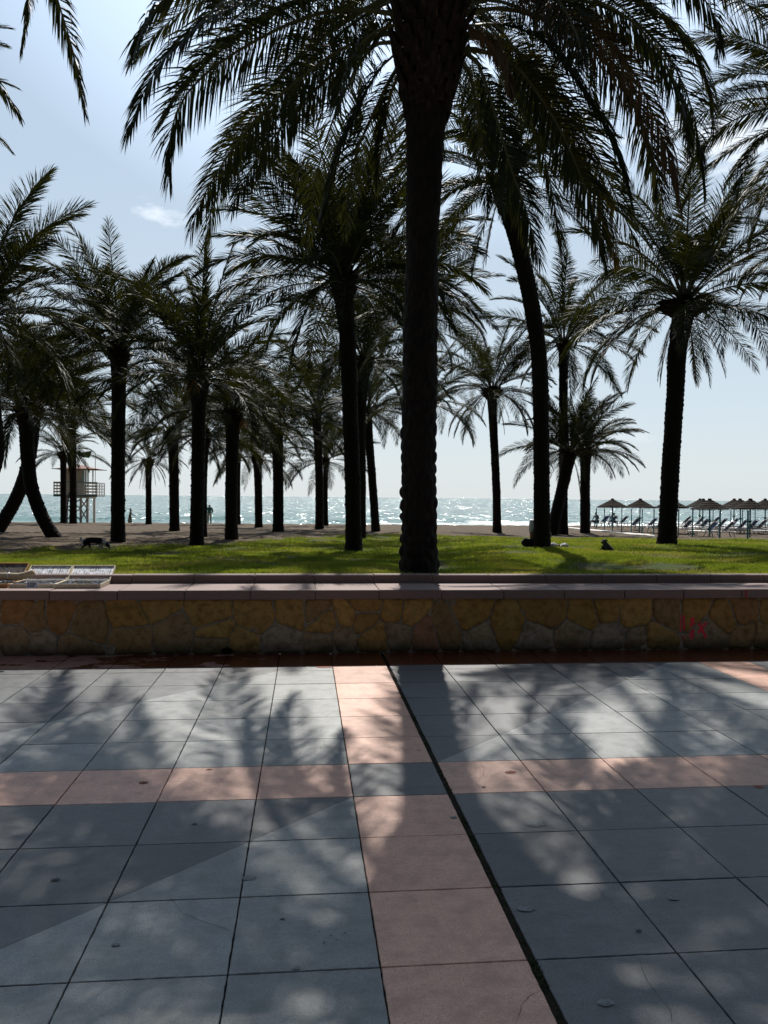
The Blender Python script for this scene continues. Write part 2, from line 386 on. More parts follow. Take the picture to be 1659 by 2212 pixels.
# irregular stones: Voronoi cells clipped to the face
seeds = []
x = -11.0
while x < 11.2:
    w = rng.uniform(.16, .5)
    n = rng.choice((1, 2, 2, 2, 3))
    for k in range(n):
        seeds.append((x+rng.uniform(.1, .9)*w, (k+.5)/n*.545+rng.uniform(-.07, .07)))
    x += w
def clip(poly, a, b, c):              # keep a*x+b*z<=c
    out = []
    for k in range(len(poly)):
        p, q = poly[k], poly[(k+1) % len(poly)]
        dp, dq = a*p[0]+b*p[1]-c, a*q[0]+b*q[1]-c
        if dp <= 0: out.append(p)
        if dp*dq < 0:
            t = dp/(dp-dq); out.append((p[0]+(q[0]-p[0])*t, p[1]+(q[1]-p[1])*t))
    return out
stv = []; stf = []; stc = []
for si, (sx, sz) in enumerate(seeds):
    poly = [(sx-.6, .004), (sx+.6, .004), (sx+.6, .541), (sx-.6, .541)]
    for sj, (tx, tz) in enumerate(seeds):
        if si == sj or abs(tx-sx) > 1: continue
        dx, dz = tx-sx, tz-sz; L2 = math.hypot(dx, dz)
        if L2 < .02: continue
        mid = ((sx+tx)/2, (sz+tz)/2); g = rng.uniform(.003, .012)
        poly = clip(poly, dx/L2, dz/L2, (dx*mid[0]+dz*mid[1])/L2-g)
        if len(poly) < 3: break
    if len(poly) < 3: continue
    for _ in range(1):                # knock off the corners
        q = []
        for k in range(len(poly)):
            a, b = poly[k], poly[(k+1) % len(poly)]
            c_ = .10
            q += [(a[0]+(b[0]-a[0])*c_, a[1]+(b[1]-a[1])*c_), (a[0]+(b[0]-a[0])*(1-c_), a[1]+(b[1]-a[1])*(1-c_))]
        poly = q
    q = []                            # resample with a little raggedness
    for k in range(len(poly)):
        a, b = poly[k], poly[(k+1) % len(poly)]
        n = max(1, int(math.hypot(b[0]-a[0], b[1]-a[1])/.025))
        for e in range(n):
            px, pz = a[0]+(b[0]-a[0])*e/n, a[1]+(b[1]-a[1])*e/n
            d = noise.noise(Vector((px*14, pz*14, si)))*.015
            q.append((px+d, max(.003, pz+noise.noise(Vector((px*14, pz*14, si+50)))*.014)))
    poly = q; N = len(poly)
    cx_ = sum(p[0] for p in poly)/N; cz_ = sum(p[1] for p in poly)/N
    n0 = len(stv); dep = rng.uniform(.002, .012)
    tx_, tz_ = rng.uniform(-.05, .05), rng.uniform(-.05, .05)
    for (s, d) in ((1, .03), (1, 0), (.955, -dep*.9), (.75, -dep), (.4, -dep*1.1), (.15, -dep*1.1)):
        for p in poly:
            X, Z = cx_+(p[0]-cx_)*s, cz_+(p[1]-cz_)*s
            dd = d+(noise.noise(Vector((X*11, Z*11, 2)))*.012+noise.noise(Vector((X*34, Z*34, 2)))*.004+(X-cx_)*tx_+(Z-cz_)*tz_ if d < 0 else 0)
            stv.append((X, dd+.014, Z))
    for r in range(5):
        for k in range(N):
            k2 = (k+1) % N; stf.append((n0+r*N+k, n0+(r+1)*N+k, n0+(r+1)*N+k2, n0+r*N+k2)[::-1])
    stf.append(tuple(n0+5*N+k for k in range(N)))
    base = rng.choice([(.46,.27,.075), (.44,.26,.07), (.52,.32,.10), (.40,.235,.075), (.34,.215,.10), (.38,.20,.08), (.46,.28,.09)] if cz_ > .22 else [(.42,.27,.12), (.38,.29,.19), (.42,.21,.13), (.42,.34,.25), (.48,.30,.10), (.36,.25,.14)])
    stc += [base]*(5*N+1)
sm = MB(); sm.v = stv; sm.f = stf; sm.m = [0]*len(stf)
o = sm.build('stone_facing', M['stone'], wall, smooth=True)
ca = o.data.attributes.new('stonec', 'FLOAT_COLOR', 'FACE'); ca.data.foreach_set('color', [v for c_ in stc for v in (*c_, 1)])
# seat slabs and kerb slabs
x0j = at_y(681, 1283, 7.82).x; SP = at_y(954.5, 1283, 7.82).x/2-x0j/2
SF, SB = -.045, .60                    # slab front and back, relative to the wall face
for k in range(-16, 17):
    a = x0j+k*SP+.004; b = x0j+(k+1)*SP-.004
    dz = rng.uniform(-.0025, .0025); dy = rng.uniform(-.003, .003)
    MB().box(((a+b)/2, (SF+SB)/2+dy, (ZS+ZT)/2+dz), (b-a, SB-SF, ZT-ZS)).build('seat_slab', M['coping'], wall, bevel=.006)
    # kerb slab with a chamfered front top edge
    h0, h1 = ZS+.02, ZC+dz
    prof = [(SB-.004+dy, h0), (SB-.004+dy, h1-.012), (SB+.012+dy, h1), (SB+.11+dy, h1), (SB+.11+dy, h0)]
    vs = [(a, p[0], p[1]) for p in prof]+[(b, p[0], p[1]) for p in prof]; n = 5
    MB().add(vs, [(0,1,2,3,4)[::-1], (5,6,7,8,9)]+[(i, (i+1) % n, n+(i+1) % n, n+i) for i in range(n)]).build('kerb_slab', M['coping'], wall, bevel=.004)
mj = MB()
for k in range(-16, 18):
    xx = x0j+k*SP
    mj.box((xx, (SF+SB)/2+.008, (ZS+ZT)/2-.004), (.009, SB-SF-.02, ZT-ZS-.006)); mj.box((xx, SB+.055, ZS+.09), (.009, .095, .155))
mj.build('slab_joints', M['mortar'], wall)
p = at_y(1612, 1283, WY+SF)
MB().box((p.x, SF-.004, (ZS+ZT)/2), (.012, .006, ZT-ZS-.004)).build('paint_mark', M['red_paint'], wall)
p = at_y(490, 1401, WY-.02)
mb = MB(); ring = [(p.x+.055*math.cos(a), -.012, max(.004, .03+.035*math.sin(a))) for a in [i*math.pi/10 for i in range(20)]]
mb.add(ring+[(x_, .04, z_) for x_, y_, z_ in ring], [tuple(range(20))]+[(i, (i+1) % 20, 20+(i+1) % 20, 20+i) for i in range(20)])
M['black'] = simple('dark_hole', (.004, .004, .004), .9, .1)
mb.build('drain_hole', M['black'], wall)
# ------------------------------------------------------------------ terrain behind the wall
NU, NY = 420, 520
us = np.linspace(-1.25, 1.35, NU)
ys = 8.53*np.exp(np.linspace(0, math.log(112/8.53), NY))
tv = []; tl = []
for y in ys:
    for u in us:
        x = u*(y+2.5); tv.append((x, y, ground_z(x, y))); tl.append(min(1, max(0, lawn(x, y)*.7+.5)))
idx = np.arange(NU*NY).reshape(NY, NU)
q = np.stack([idx[:-1,:-1], idx[:-1,1:], idx[1:,1:], idx[1:,:-1]], -1).reshape(-1, 4)
me = bpy.data.meshes.new('terrain'); me.from_pydata(tv, [], q.tolist()); me.polygons.foreach_set('use_smooth', [True]*len(q))
a_ = me.attributes.new('lawn', 'FLOAT', 'POINT'); a_.data.foreach_set('value', tl)
t = NT('lawn_and_sand'); p = t.pos(); lw = t.n('ShaderNodeAttribute', attribute_name='lawn').outputs['Fac']
f1 = t.noise(p, 6, 6, .6); f2 = t.noise(p, 60, 4, .7); f3 = t.noise(p, .8, 4)
sand = t.ramp(f1, [(.3, (.07, .052, .036)), (.55, (.135, .103, .073)), (.75, (.21, .165, .12))])
sand = t.mix(t.ramp(f2, [(.35, .5), (.55, 0)]), sand, (.06, .046, .034))
gr = t.ramp(f1, [(.3, (.03, .042, .012)), (.6, (.06, .085, .018)), (.8, (.11, .10, .04))])
gr = t.mix(t.ramp(t.noise(p, 1.7, 5, .6, (1, .7, 1)), [(.52, 0), (.62, .8)]), gr, (.10, .078, .045))
c = t.mix(lw, sand, gr)
me.materials.append(t.done(t.bsdf(c, .95, .1, t.bump(t.math('ADD', f1, t.math('MULTIPLY', f2, .4)), 1, .05))))
tag(link('beach_ground', me), kind='structure')
# ------------------------------------------------------------------ grass
GRASS_AT = len(bpy.data.objects)
def make_grass(bases):
  global nr, yy, uu, k_, V, Fc, GV, t, p, c, tr, f1, f2, me
  nr = np.random.default_rng(3)
  GV = []; 
  tries = 760000
  yy = 8.6*np.exp(nr.random(tries)**1.15*math.log(39/8.6)); uu = nr.uniform(-.60, .74, tries)
  k_ = 0; V = []; Fc = []; GA = []
  for y, u, r1, r2, r3, r4 in zip(yy, uu, nr.random(tries), nr.random(tries), nr.random(tries), nr.random(tries)):
      x = u*(y+1.0)
      lv = lawn(x, y) if y > 14 else 9
      if lv < -1.2 or lv*.7+.45 < r1*1.0: continue
      patch = noise.noise(Vector((x*.9, y*.7, 11)))
      if r4 > .50+patch*1.5+(.2 if y > 9.5 else .45): continue
      if any((x-bx)**2+((y-by)*.8)**2 < (br*(1.3+.9*r3))**2 for bx, by, br in bases if abs(x-bx) < .8): continue
      worn = noise.noise(Vector((x*.55, y*.45, 21)))+.5*noise.noise(Vector((x*1.9, y*1.5, 5)))
      if worn > .34+r2*.25: continue
      z = ground_z(x, y)
      h = (.016+.030*r2)*(1+.8*max(0, patch))*(1+(y-9)*.018); w = .0028*(y/9)**.95+.0006
      a = r3*6.283; ln = h*(.3+.9*r4)
      dx, dy = math.cos(a)*w, math.sin(a)*w*.6
      lx, ly = math.cos(a*7.3)*ln, math.sin(a*7.3)*ln
      V += [(x-dx, y-dy, z-.004), (x+dx, y+dy, z-.004), (x+dx*.5+lx*.45, y+dy+ly*.45, z+h*.65), (x+lx, y+ly, z+h)]
      Fc += [(k_, k_+1, k_+2), (k_, k_+2, k_+3)]; k_ += 4
  me = bpy.data.meshes.new('grass'); me.from_pydata(V, [], Fc)
  print('grass blades', k_//4)
  t = NT('grass_blades'); p = t.pos(); f1 = t.noise(p, .9, 4, .6, (1, .6, 1)); f2 = t.noise(p, 35, 2)
  c = t.ramp(t.math('ADD', t.math('MULTIPLY', f1, .75), t.math('MULTIPLY', f2, .25)), [(.36, (.045, .085, .014)), (.45, (.11, .17, .022)), (.53, (.22, .26, .028)), (.60, (.32, .27, .07)), (.68, (.30, .24, .10))])
  tr = t.n('ShaderNodeBsdfTranslucent', {'Color': t.mix(.35, c, (.36, .42, .02))}).outputs[0]
  me.materials.append(t.done(t.n('ShaderNodeMixShader', {0: .45, 1: t.bsdf(c, .6, .3), 2: tr}).outputs[0]))
  tag(link('grass', me), 'short sunlit green lawn grass behind the stone bench wall', 'grass', kind='stuff')

# ------------------------------------------------------------------ sea
SEA = -1.5
sy = np.concatenate([np.linspace(78, 150, 150), 150*np.exp(np.linspace(.01, math.log(30000/150), 120))])
su = np.linspace(-1.6, 1.8, 380); sv = []
for y in sy:
    amp = .16*smooth(86, 110, y)*(1 if y < 900 else 0)
    for u in su:
        x = u*y
        z = SEA
        if amp:
            z += amp*(noise.noise(Vector((x*.10, y*.22, 0)))+.5*noise.noise(Vector((x*.3, y*.6, 3))))
            if y < 118:
                ph = (y+5*noise.noise(Vector((x*.035, 0, 8))))
                z += .42*math.exp(-((ph-99)/1.6)**2)*max(0, .5+noise.noise(Vector((x*.05, 2, 2)))*1.6)+.3*math.exp(-((ph-108)/1.8)**2)*max(0, .3+noise.noise(Vector((x*.04, 9, 2)))*1.6)
        sv.append((x, y, z))
idx = np.arange(len(sy)*380).reshape(len(sy), 380)
q = np.stack([idx[:-1,:-1], idx[:-1,1:], idx[1:,1:], idx[1:,:-1]], -1).reshape(-1, 4)
me = bpy.data.meshes.new('sea'); me.from_pydata(sv, [], q.tolist()); me.polygons.foreach_set('use_smooth', [True]*len(q))
t = NT('sea_water'); p = t.pos(); xyz = t.n('ShaderNodeSeparateXYZ', {0: p})
d = t.n('ShaderNodeVectorMath', {0: p}, operation='LENGTH').outputs['Value']
w1 = t.noise(p, 1.3, 6, .8, (1, .4, 1)); w2 = t.noise(p, .16, 6, .7, (1, .25, 1)); w3 = t.noise(p, .02, 5, .7, (1, .12, 1))
h = t.math('ADD', t.math('ADD', t.math('MULTIPLY', w1, .55), t.math('MULTIPLY', w2, 2.6)), t.math('MULTIPLY', w3, 14))
def slopes(scale, k, st):
    v = t.n('ShaderNodeMapping', {'Vector': p, 'Scale': st}).outputs[0]
    cl_ = t.n('ShaderNodeTexNoise', {'Vector': v, 'Scale': scale, 'Detail': 4, 'Roughness': .65}).outputs['Color']
    return t.n('ShaderNodeVectorMath', {0: t.n('ShaderNodeVectorMath', {0: cl_, 1: (.5, .5, .5)}, operation='SUBTRACT').outputs[0], 1: (k, k, 0)}, operation='MULTIPLY').outputs[0]
sl_ = t.n('ShaderNodeVectorMath', {0: slopes(.42, 2.2, (1, .30, 1)), 1: slopes(1.8, 2.3, (1, .5, 1))}, operation='ADD').outputs[0]
bm_ = t.n('ShaderNodeVectorMath', {0: t.n('ShaderNodeVectorMath', {0: sl_, 1: (0, 0, 1)}, operation='ADD').outputs[0]}, operation='NORMALIZE').outputs[0]
c = t.ramp(t.noise(p, .03, 5, .6, (1, .3, 1)), [(.35, (.012, .075, .065)), (.65, (.035, .145, .115))])
near = t.n('ShaderNodeMapRange', {'Value': d, 'From Min': 88, 'From Max': 260, 'To Min': 1, 'To Max': 0}).outputs[0]
c = t.mix(t.math('MULTIPLY', near, .5), c, (.10, .20, .165))
fn = t.noise(p, .35, 6, .7, (.35, 1.6, 1)); fb = t.noise(p, .05, 3, .5, (.7, .9, 1))
band = t.n('ShaderNodeMapRange', {'Value': xyz.outputs[1], 'From Min': 88, 'From Max': 125, 'To Min': .13, 'To Max': -.18}).outputs[0]
xb = t.n('ShaderNodeMapRange', {'Value': xyz.outputs[0], 'From Min': -25, 'From Max': 25, 'To Min': -.16, 'To Max': .07}).outputs[0]
foam = t.ramp(t.math('ADD', t.math('ADD', t.math('ADD', fn, t.math('MULTIPLY', fb, .4)), band), xb), [(.80, 0), (.88, 1)])
c = t.mix(foam, c, (.85, .88, .88))
caps = t.ramp(t.noise(p, .30, 6, .8, (.45, .22, 1)), [(.685, 0), (.72, 1)])
c = t.mix(t.math('MULTIPLY', caps, .7), c, (.8, .84, .84))
rough = t.mix(foam, .13, .8)
me.materials.append(t.done(t.bsdf(c, rough, .5, bm_, **{'IOR': 1.33})))
tag(link('sea', me), kind='structure')
# ------------------------------------------------------------------ sun and sky
SEL, SAZ = R(47.4), R(7.0)
sd = Vector((math.sin(SAZ)*math.cos(SEL), math.cos(SAZ)*math.cos(SEL), math.sin(SEL)))
sl = bpy.data.lights.new('sun', 'SUN'); sl.energy = 5.0; sl.angle = R(.53); sl.color = (1, .95, .88)
so = bpy.data.objects.new('sun', sl); col.objects.link(so); so.rotation_euler = (-sd).to_track_quat('-Z', 'Y').to_euler(); so.location = (0, 0, 30)
w = bpy.data.worlds.new('World'); S.world = w; w.use_nodes = True
t = NT('w', True); t.t = w.node_tree; t.t.nodes.clear()
out = t.n('ShaderNodeOutputWorld')
sky = t.n('ShaderNodeTexSky'); sky.sky_type = 'NISHITA'; sky.sun_disc = False; sky.sun_elevation = SEL; sky.sun_rotation = SAZ
sky.air_density = 1.0; sky.dust_density = 1.2; sky.ozone_density = 1.6; sky.altitude = 0
dv = t.n('ShaderNodeTexCoord').outputs['Generated']
n1 = t.noise(dv, 3.2, 9, .62, (1, 1, 2.6)); n2 = t.noise(dv, 1.1, 4, .5)
k = t.math('ADD', n1, t.math('MULTIPLY', n2, .45))
mask = t.ramp(k, [(.905, 0), (1.03, 1)])
hz = t.n('ShaderNodeSeparateXYZ', {0: dv}).outputs[2]
lowf = t.n('ShaderNodeMapRange', {'Value': hz, 'From Min': .02, 'From Max': .2, 'To Min': 0, 'To Max': 1}).outputs[0]
dt = t.n('ShaderNodeVectorMath', {0: dv, 1: tuple(sd)}, operation='DOT_PRODUCT').outputs['Value']
cb = t.n('ShaderNodeMapRange', {'Value': dt, 'From Min': .2, 'From Max': 1, 'To Min': 9, 'To Max': 17}).outputs[0]
cc = t.n('ShaderNodeVectorMath', {0: (.95, .98, 1.02), 'Scale': cb}, operation='SCALE').outputs[0]
K = 1/.08
grad = t.ramp(hz, [(0, (.63*K/12.5, .69*K/12.5, .72*K/12.5)), (.12, (.56*K/12.5, .66*K/12.5, .735*K/12.5)), (.35, (.47*K/12.5, .585*K/12.5, .71*K/12.5)), (.62, (.43*K/12.5, .55*K/12.5, .73*K/12.5))])
glow = t.n('ShaderNodeMapRange', {'Value': dt, 'From Min': .86, 'From Max': 1.0, 'To Min': 12.7, 'To Max': 27.0}).outputs[0]
gradk = t.n('ShaderNodeVectorMath', {0: grad, 'Scale': glow}, operation='SCALE').outputs[0]
base = t.mix(.86, sky.outputs[0], gradk)
skyc = t.mix(t.math('MULTIPLY', t.math('MULTIPLY', mask, lowf), .6), base, cc)
# the sky away from the sun is much dimmer
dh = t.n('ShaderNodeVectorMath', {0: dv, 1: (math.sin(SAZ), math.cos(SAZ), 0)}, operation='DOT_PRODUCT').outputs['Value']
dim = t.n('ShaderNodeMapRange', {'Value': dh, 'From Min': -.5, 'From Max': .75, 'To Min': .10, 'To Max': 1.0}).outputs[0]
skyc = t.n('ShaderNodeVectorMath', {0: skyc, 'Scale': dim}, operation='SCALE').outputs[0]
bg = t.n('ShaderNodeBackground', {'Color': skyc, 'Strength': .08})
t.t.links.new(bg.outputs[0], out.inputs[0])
vs = S.view_settings; vs.view_transform = 'Standard'; vs.look = 'None'; vs.gamma = 1; vs.use_curve_mapping = False; vs.exposure = EXPO
# ------------------------------------------------------------------ palm fronds
Z3 = np.array([0, 0, 1.0])
def frond_arrays(pts, n, Lmax, width, seed, hang=.35, start=.14, bare=.0, rr=.022, fold=.5, tipk=.45, roll=0):
    """rachis polyline -> vertices, faces, material indices (0 leaflets, 1 rachis)"""
    g = np.random.default_rng(seed)
    pts = np.array([tuple(p) for p in pts], float)
    seg = np.linalg.norm(np.diff(pts, axis=0), axis=1); cum = np.concatenate([[0], np.cumsum(seg)]); tot = cum[-1]
    def P(s): return np.stack([np.interp(s*tot, cum, pts[:, k]) for k in range(3)], -1)
    V = []; Fc = []; Mi = []
    # rachis
    m = 16; ss = np.linspace(0, 1, m); pc = P(ss)
    T = np.gradient(pc, axis=0); T /= np.linalg.norm(T, axis=1)[:, None]
    ref = Z3 if abs(T[m//3] @ Z3) < .93 else np.array([1., 0, 0])
    S_ = np.cross(T, ref); S_ /= np.linalg.norm(S_, axis=1)[:, None]+1e-9
    for k in range(1, m):
        if S_[k] @ S_[k-1] < 0: S_[k] *= -1
    U = np.cross(S_, T)
    cr_, sr_ = math.cos(roll), math.sin(roll); S_, U = S_*cr_+U*sr_, U*cr_-S_*sr_
    rad = rr*(1-.82*ss); rad[0] *= 1.7; rad[1] *= 1.2
    for k in range(m):
        for (a, b) in ((1, .15), (-1, .15), (0, -.9)):
            V.append(pc[k]+S_[k]*a*rad[k]+U[k]*b*rad[k])
    for k in range(m-1):
        for j in range(3):
            j2 = (j+1) % 3; Fc.append((k*3+j, k*3+j2, k*3+3+j2, k*3+3+j)); Mi.append(1)
    nb = len(V)
    s = np.linspace(start, .995, n)+g.normal(0, .25/n, n); s = np.clip(s, 0, 1)
    for side in (-1, 1):
        sj = np.clip(s+g.uniform(-.3, .3, n)/n, 0, 1)
        o = P(sj); t = np.stack([np.interp(sj, ss, T[:, k]) for k in range(3)], -1); t /= np.linalg.norm(t, axis=1)[:, None]
        sd_ = np.stack([np.interp(sj, ss, S_[:, k]) for k in range(3)], -1)*side
        uu_ = np.stack([np.interp(sj, ss, U[:, k]) for k in range(3)], -1)
        q = (sj-start)/(1-start)
        L = Lmax*np.interp(q, [0, .08, .25, .5, .8, 1], [.28, .55, .95, 1, .82, tipk])*g.uniform(.82, 1.12, n)
        ang = np.radians(np.interp(q, [0, .3, .7, 1], [68, 55, 42, 14])+g.normal(0, 6, n))
        lift = fold+g.normal(0, .16, n)
        d = t*np.cos(ang)[:, None]+(sd_*1.0+uu_*lift[:, None])/np.sqrt(1+lift[:, None]**2)*np.sin(ang)[:, None]
        d[:, 2] -= hang*.45; d /= np.linalg.norm(d, axis=1)[:, None]
        d2 = d.copy(); d2[:, 2] -= hang*(.6+g.uniform(0, .9, n)); d2 /= np.linalg.norm(d2, axis=1)[:, None]
        wv = t*.75+uu_*.5+g.normal(0, .3, (n, 3)); wv -= d*np.sum(wv*d, 1)[:, None]; wv /= np.linalg.norm(wv, axis=1)[:, None]
        W = (width*g.uniform(.75, 1.15, n)*np.interp(q, [0, .2, .8, 1], [.7, 1, .9, .6]))[:, None]/2
        keep = g.random(n) > bare
        L = L[:, None]
        a0 = o-wv*W*.5; a1 = o+wv*W*.5; m0 = o+d*L*.45
        b0 = m0-wv*W; b1 = m0+wv*W
        m1 = m0+d2*L*.32; c0 = m1-wv*W*.6; c1 = m1+wv*W*.6
        e = m1+(d2-np.array([0, 0, hang*.35]))*L*.25
        for k in np.nonzero(keep)[0]:
            z = len(V); V += [a0[k], a1[k], b1[k], b0[k], c1[k], c0[k], e[k]]
            Fc += [(z, z+1, z+2, z+3), (z+3, z+2, z+4, z+5), (z+5, z+4, z+6)]; Mi += [0, 0, 0]
    return V, Fc, Mi
def frond_me(name, arr, leaf='leaf'):
    V, Fc, Mi = arr
    me = bpy.data.meshes.new(name); me.from_pydata([tuple(v) for v in V], [], Fc)
    me.materials.append(M[leaf]); me.materials.append(M['rachis'] if leaf != 'leaf_dead' else M['leaf_dead'])
    me.polygons.foreach_set('material_index', Mi); return me
# shared fronds, 1 unit long, one set per launch angle; they bend under their own weight
CLS = [86, 72, 58, 44, 30, 14, -4, -24, -48, -72]
def arc(e, drop, n=18, side=0):
    p = np.zeros(3); out = [p.copy()]
    for k in range(n):
        s = (k+.5)/n; a = R(e-drop*s**1.35); b = side*s*s
        a = max(a, R(-86))
        p = p+np.array([math.cos(a)*math.cos(b), math.cos(a)*math.sin(b), math.sin(a)])/n; out.append(p.copy())
    return out
FR = {}
for ci, e in enumerate(CLS):
    for v_ in range(3):
        g_ = random.Random(ci*10+v_)
        drop = {86: 34, 72: 46, 58: 56, 44: 66, 30: 72, 14: 72, -4: 66, -24: 52, -48: 34, -72: 14}[e]*g_.uniform(.75, 1.2)
        for kind in ('leaf', 'leaf_dead') if e <= -24 else ('leaf',):
            ar = frond_arrays(arc(e, drop, side=g_.uniform(-.4, .4)), 132 if kind == 'leaf' else 80, .170 if kind == 'leaf' else .14, .0074, ci*31+v_, hang=.16 if e > 20 else .32, bare=.02 if kind == 'leaf' else .25, rr=.0085, fold=.4, roll=(0, .6, -.6)[v_])
            FR[(e, v_, kind)] = frond_me('frond', ar, kind)
    
FRN = {}
for ci, e in enumerate(CLS[:7]):
    for v_ in range(3):
        g_ = random.Random(500+ci*10+v_)
        drop = {86: 34, 72: 46, 58: 56, 44: 66, 30: 72, 14: 72, -4: 66}[e]*g_.uniform(.8, 1.15)
        FRN[(e, v_)] = frond_me('frond', frond_arrays(arc(e, drop, side=g_.uniform(-.3, .3)), 165, .125, .0056, 900+ci*31+v_, hang=.3, bare=.02, rr=.006, fold=.3, roll=(0, .7, -.7)[v_]))
# ------------------------------------------------------------------ trunks
def catmull(P, n):
    P = [Vector(p) for p in P]; out = []
    if len(P) == 2: return [P[0].lerp(P[1], k/n) for k in range(n+1)]
    Q = [P[0]*2-P[1]]+P+[P[-1]*2-P[-2]]
    cum = [0]
    for a, b in zip(P, P[1:]): cum.append(cum[-1]+(b-a).length)
    for k in range(n+1):
        s = cum[-1]*k/n; i = max(j for j in range(len(P)-1) if cum[j] <= s+1e-9)
        t = (s-cum[i])/(cum[i+1]-cum[i]); a, b, c, d = Q[i:i+4]
        out.append(.5*((2*b)+(c-a)*t+(2*a-5*b+4*c-d)*t*t+(3*b-a-3*c+d)*t**3))
    return out
def trunk_mesh(path, rads, ringh, nseg, depth, seed, per=4):
    """path in object space; knobbly rows of cut leaf bases"""
    cum = [0]
    for a, b in zip(path, path[1:]): cum.append(cum[-1]+(b-a).length)
    tot = cum[-1]; rows = int(tot/ringh)*per
    nb = 9
    V = []; Fc = []
    side = Vector((1, 0, 0))
    for r in range(rows+1):
        s = tot*r/rows
        i = min(len(path)-2, max(0, int(np.searchsorted(cum, s))-1)); t = (s-cum[i])/(cum[i+1]-cum[i])
        c = path[i].lerp(path[i+1], t); T = (path[i+1]-path[i]).normalized()
        side = (side-T*side.dot(T)).normalized(); B = T.cross(side)
        R0 = float(np.interp(s/tot, [q[0] for q in rads], [q[1] for q in rads]))
        for k in range(nseg):
            a = 2*math.pi*k/nseg
            row = s/ringh+.55*noise.noise(Vector((math.cos(a)*1.2+seed, math.sin(a)*1.2, s*1.8))); ir = math.floor(row); fr = row-ir
            u = a/(2*math.pi)*nb+(ir % 2)*.5; fu = u-math.floor(u); cell = math.floor(u) % nb
            rn = noise.noise(Vector((cell*3.1, ir*1.7, seed)))
            prof = math.sin(math.pi*min(1, fr**.9))**.8*(.7+.3*fr)
            am = (1 if seed > 50 or seed != 1.7 else float(np.interp(s/tot, [0, .25, .45, 1], [1.25, 1.1, .5, .35])))*(.55+.9*abs(noise.noise(Vector((ir*2.7, cell*1.3, seed+9)))))
            dd = am*depth*(prof*(1-abs(2*fu-1)**2.2)*(.75+.9*rn)+.3*noise.noise(Vector((a*4, s*14, seed))))
            rr = R0*(1+.05*noise.noise(Vector((math.cos(a), math.sin(a), s*1.3+seed))))+dd
            V.append(c+(side*math.cos(a)+B*math.sin(a))*rr)
    for r in range(rows):
        for k in range(nseg):
            k2 = (k+1) % nseg; Fc.append((r*nseg+k, r*nseg+k2, (r+1)*nseg+k2, (r+1)*nseg+k))
    Fc.append(tuple(rows*nseg+k for k in range(nseg)))
    me = bpy.data.meshes.new('trunk'); me.from_pydata([tuple(v) for v in V], [], Fc); me.materials.append(M['bark'])
    me.polygons.foreach_set('use_smooth', [True]*len(Fc)); return me
def boots_mesh(rad_lo, rad_hi, h, n, size, seed, flare=.5, core=True):
    """the bulb of old leaf bases at the foot of the crown"""
    g = random.Random(seed); mb = MB()
    mb.tube([(0, 0, -h*.1), (0, 0, h*.3), (0, 0, h*.7), (0, 0, h*1.05)], [rad_lo*.95, (rad_lo+rad_hi)*.47, rad_hi*.92, rad_hi*.45], 14)
    for k in range(n):
        t = (k+.5)/n; z = t*h; a = k*2.39996+g.uniform(-.15, .15)
        r_ = rad_lo+(rad_hi-rad_lo)*math.sin(min(1, t*1.15)*math.pi/2)
        tilt = R(20+flare*30+g.uniform(-10, 12))
        ax = Vector((math.cos(a)*math.sin(tilt), math.sin(a)*math.sin(tilt), math.cos(tilt)))
        tg = Vector((-math.sin(a), math.cos(a), 0)); nr_ = tg.cross(ax)
        p0 = Vector((math.cos(a)*r_*.86, math.sin(a)*r_*.86, z)); L = size*g.uniform(.8, 1.5)
        w0, w1, th = size*.52, size*.30*g.uniform(.7, 1.1), size*.16
        vs = []
        for (q, w, hh) in ((0, w0, th), (.55, w1*1.15, th*.9), (1, w1, th*.65)):
            c = p0+ax*L*q
            vs += [c-tg*w-nr_*hh*.2, c-nr_*hh, c+tg*w-nr_*hh*.2, c+nr_*hh*.5]
        fs = [(0+o, 1+o, 5+o, 4+o) for o in (0, 4)]+[(1+o, 2+o, 6+o, 5+o) for o in (0, 4)]+[(2+o, 3+o, 7+o, 6+o) for o in (0, 4)]+[(3+o, 0+o, 4+o, 7+o) for o in (0, 4)]+[(8, 9, 10, 11)]
        mb.add(vs, fs)
    return mb.mesh('crown', M['boot'])
BULB = [boots_mesh(.16, .26, .6, 60, .16, s, fl) for s, fl in ((1, .3), (2, .6), (3, .45))]
def fruit_mesh(seed):
    g = random.Random(seed); mb = MB()
    for k in range(26):
        a = g.uniform(0, 6.28); p = [Vector((0, 0, 0)), Vector((math.cos(a)*.06, math.sin(a)*.06, -.12)), Vector((math.cos(a)*.13, math.sin(a)*.13, -.28-g.random()*.12))]
        mb.tube(p, .006, 3)
        for q in range(7): 
            c = p[1].lerp(p[2], q/6); mb.ball((c.x+g.uniform(-.01, .01), c.y+g.uniform(-.01, .01), c.z), .011, nu=5, nv=3)
    return mb.mesh('fruit_cluster', M['fruit'])
FRUIT = fruit_mesh(4)
PALMS = []
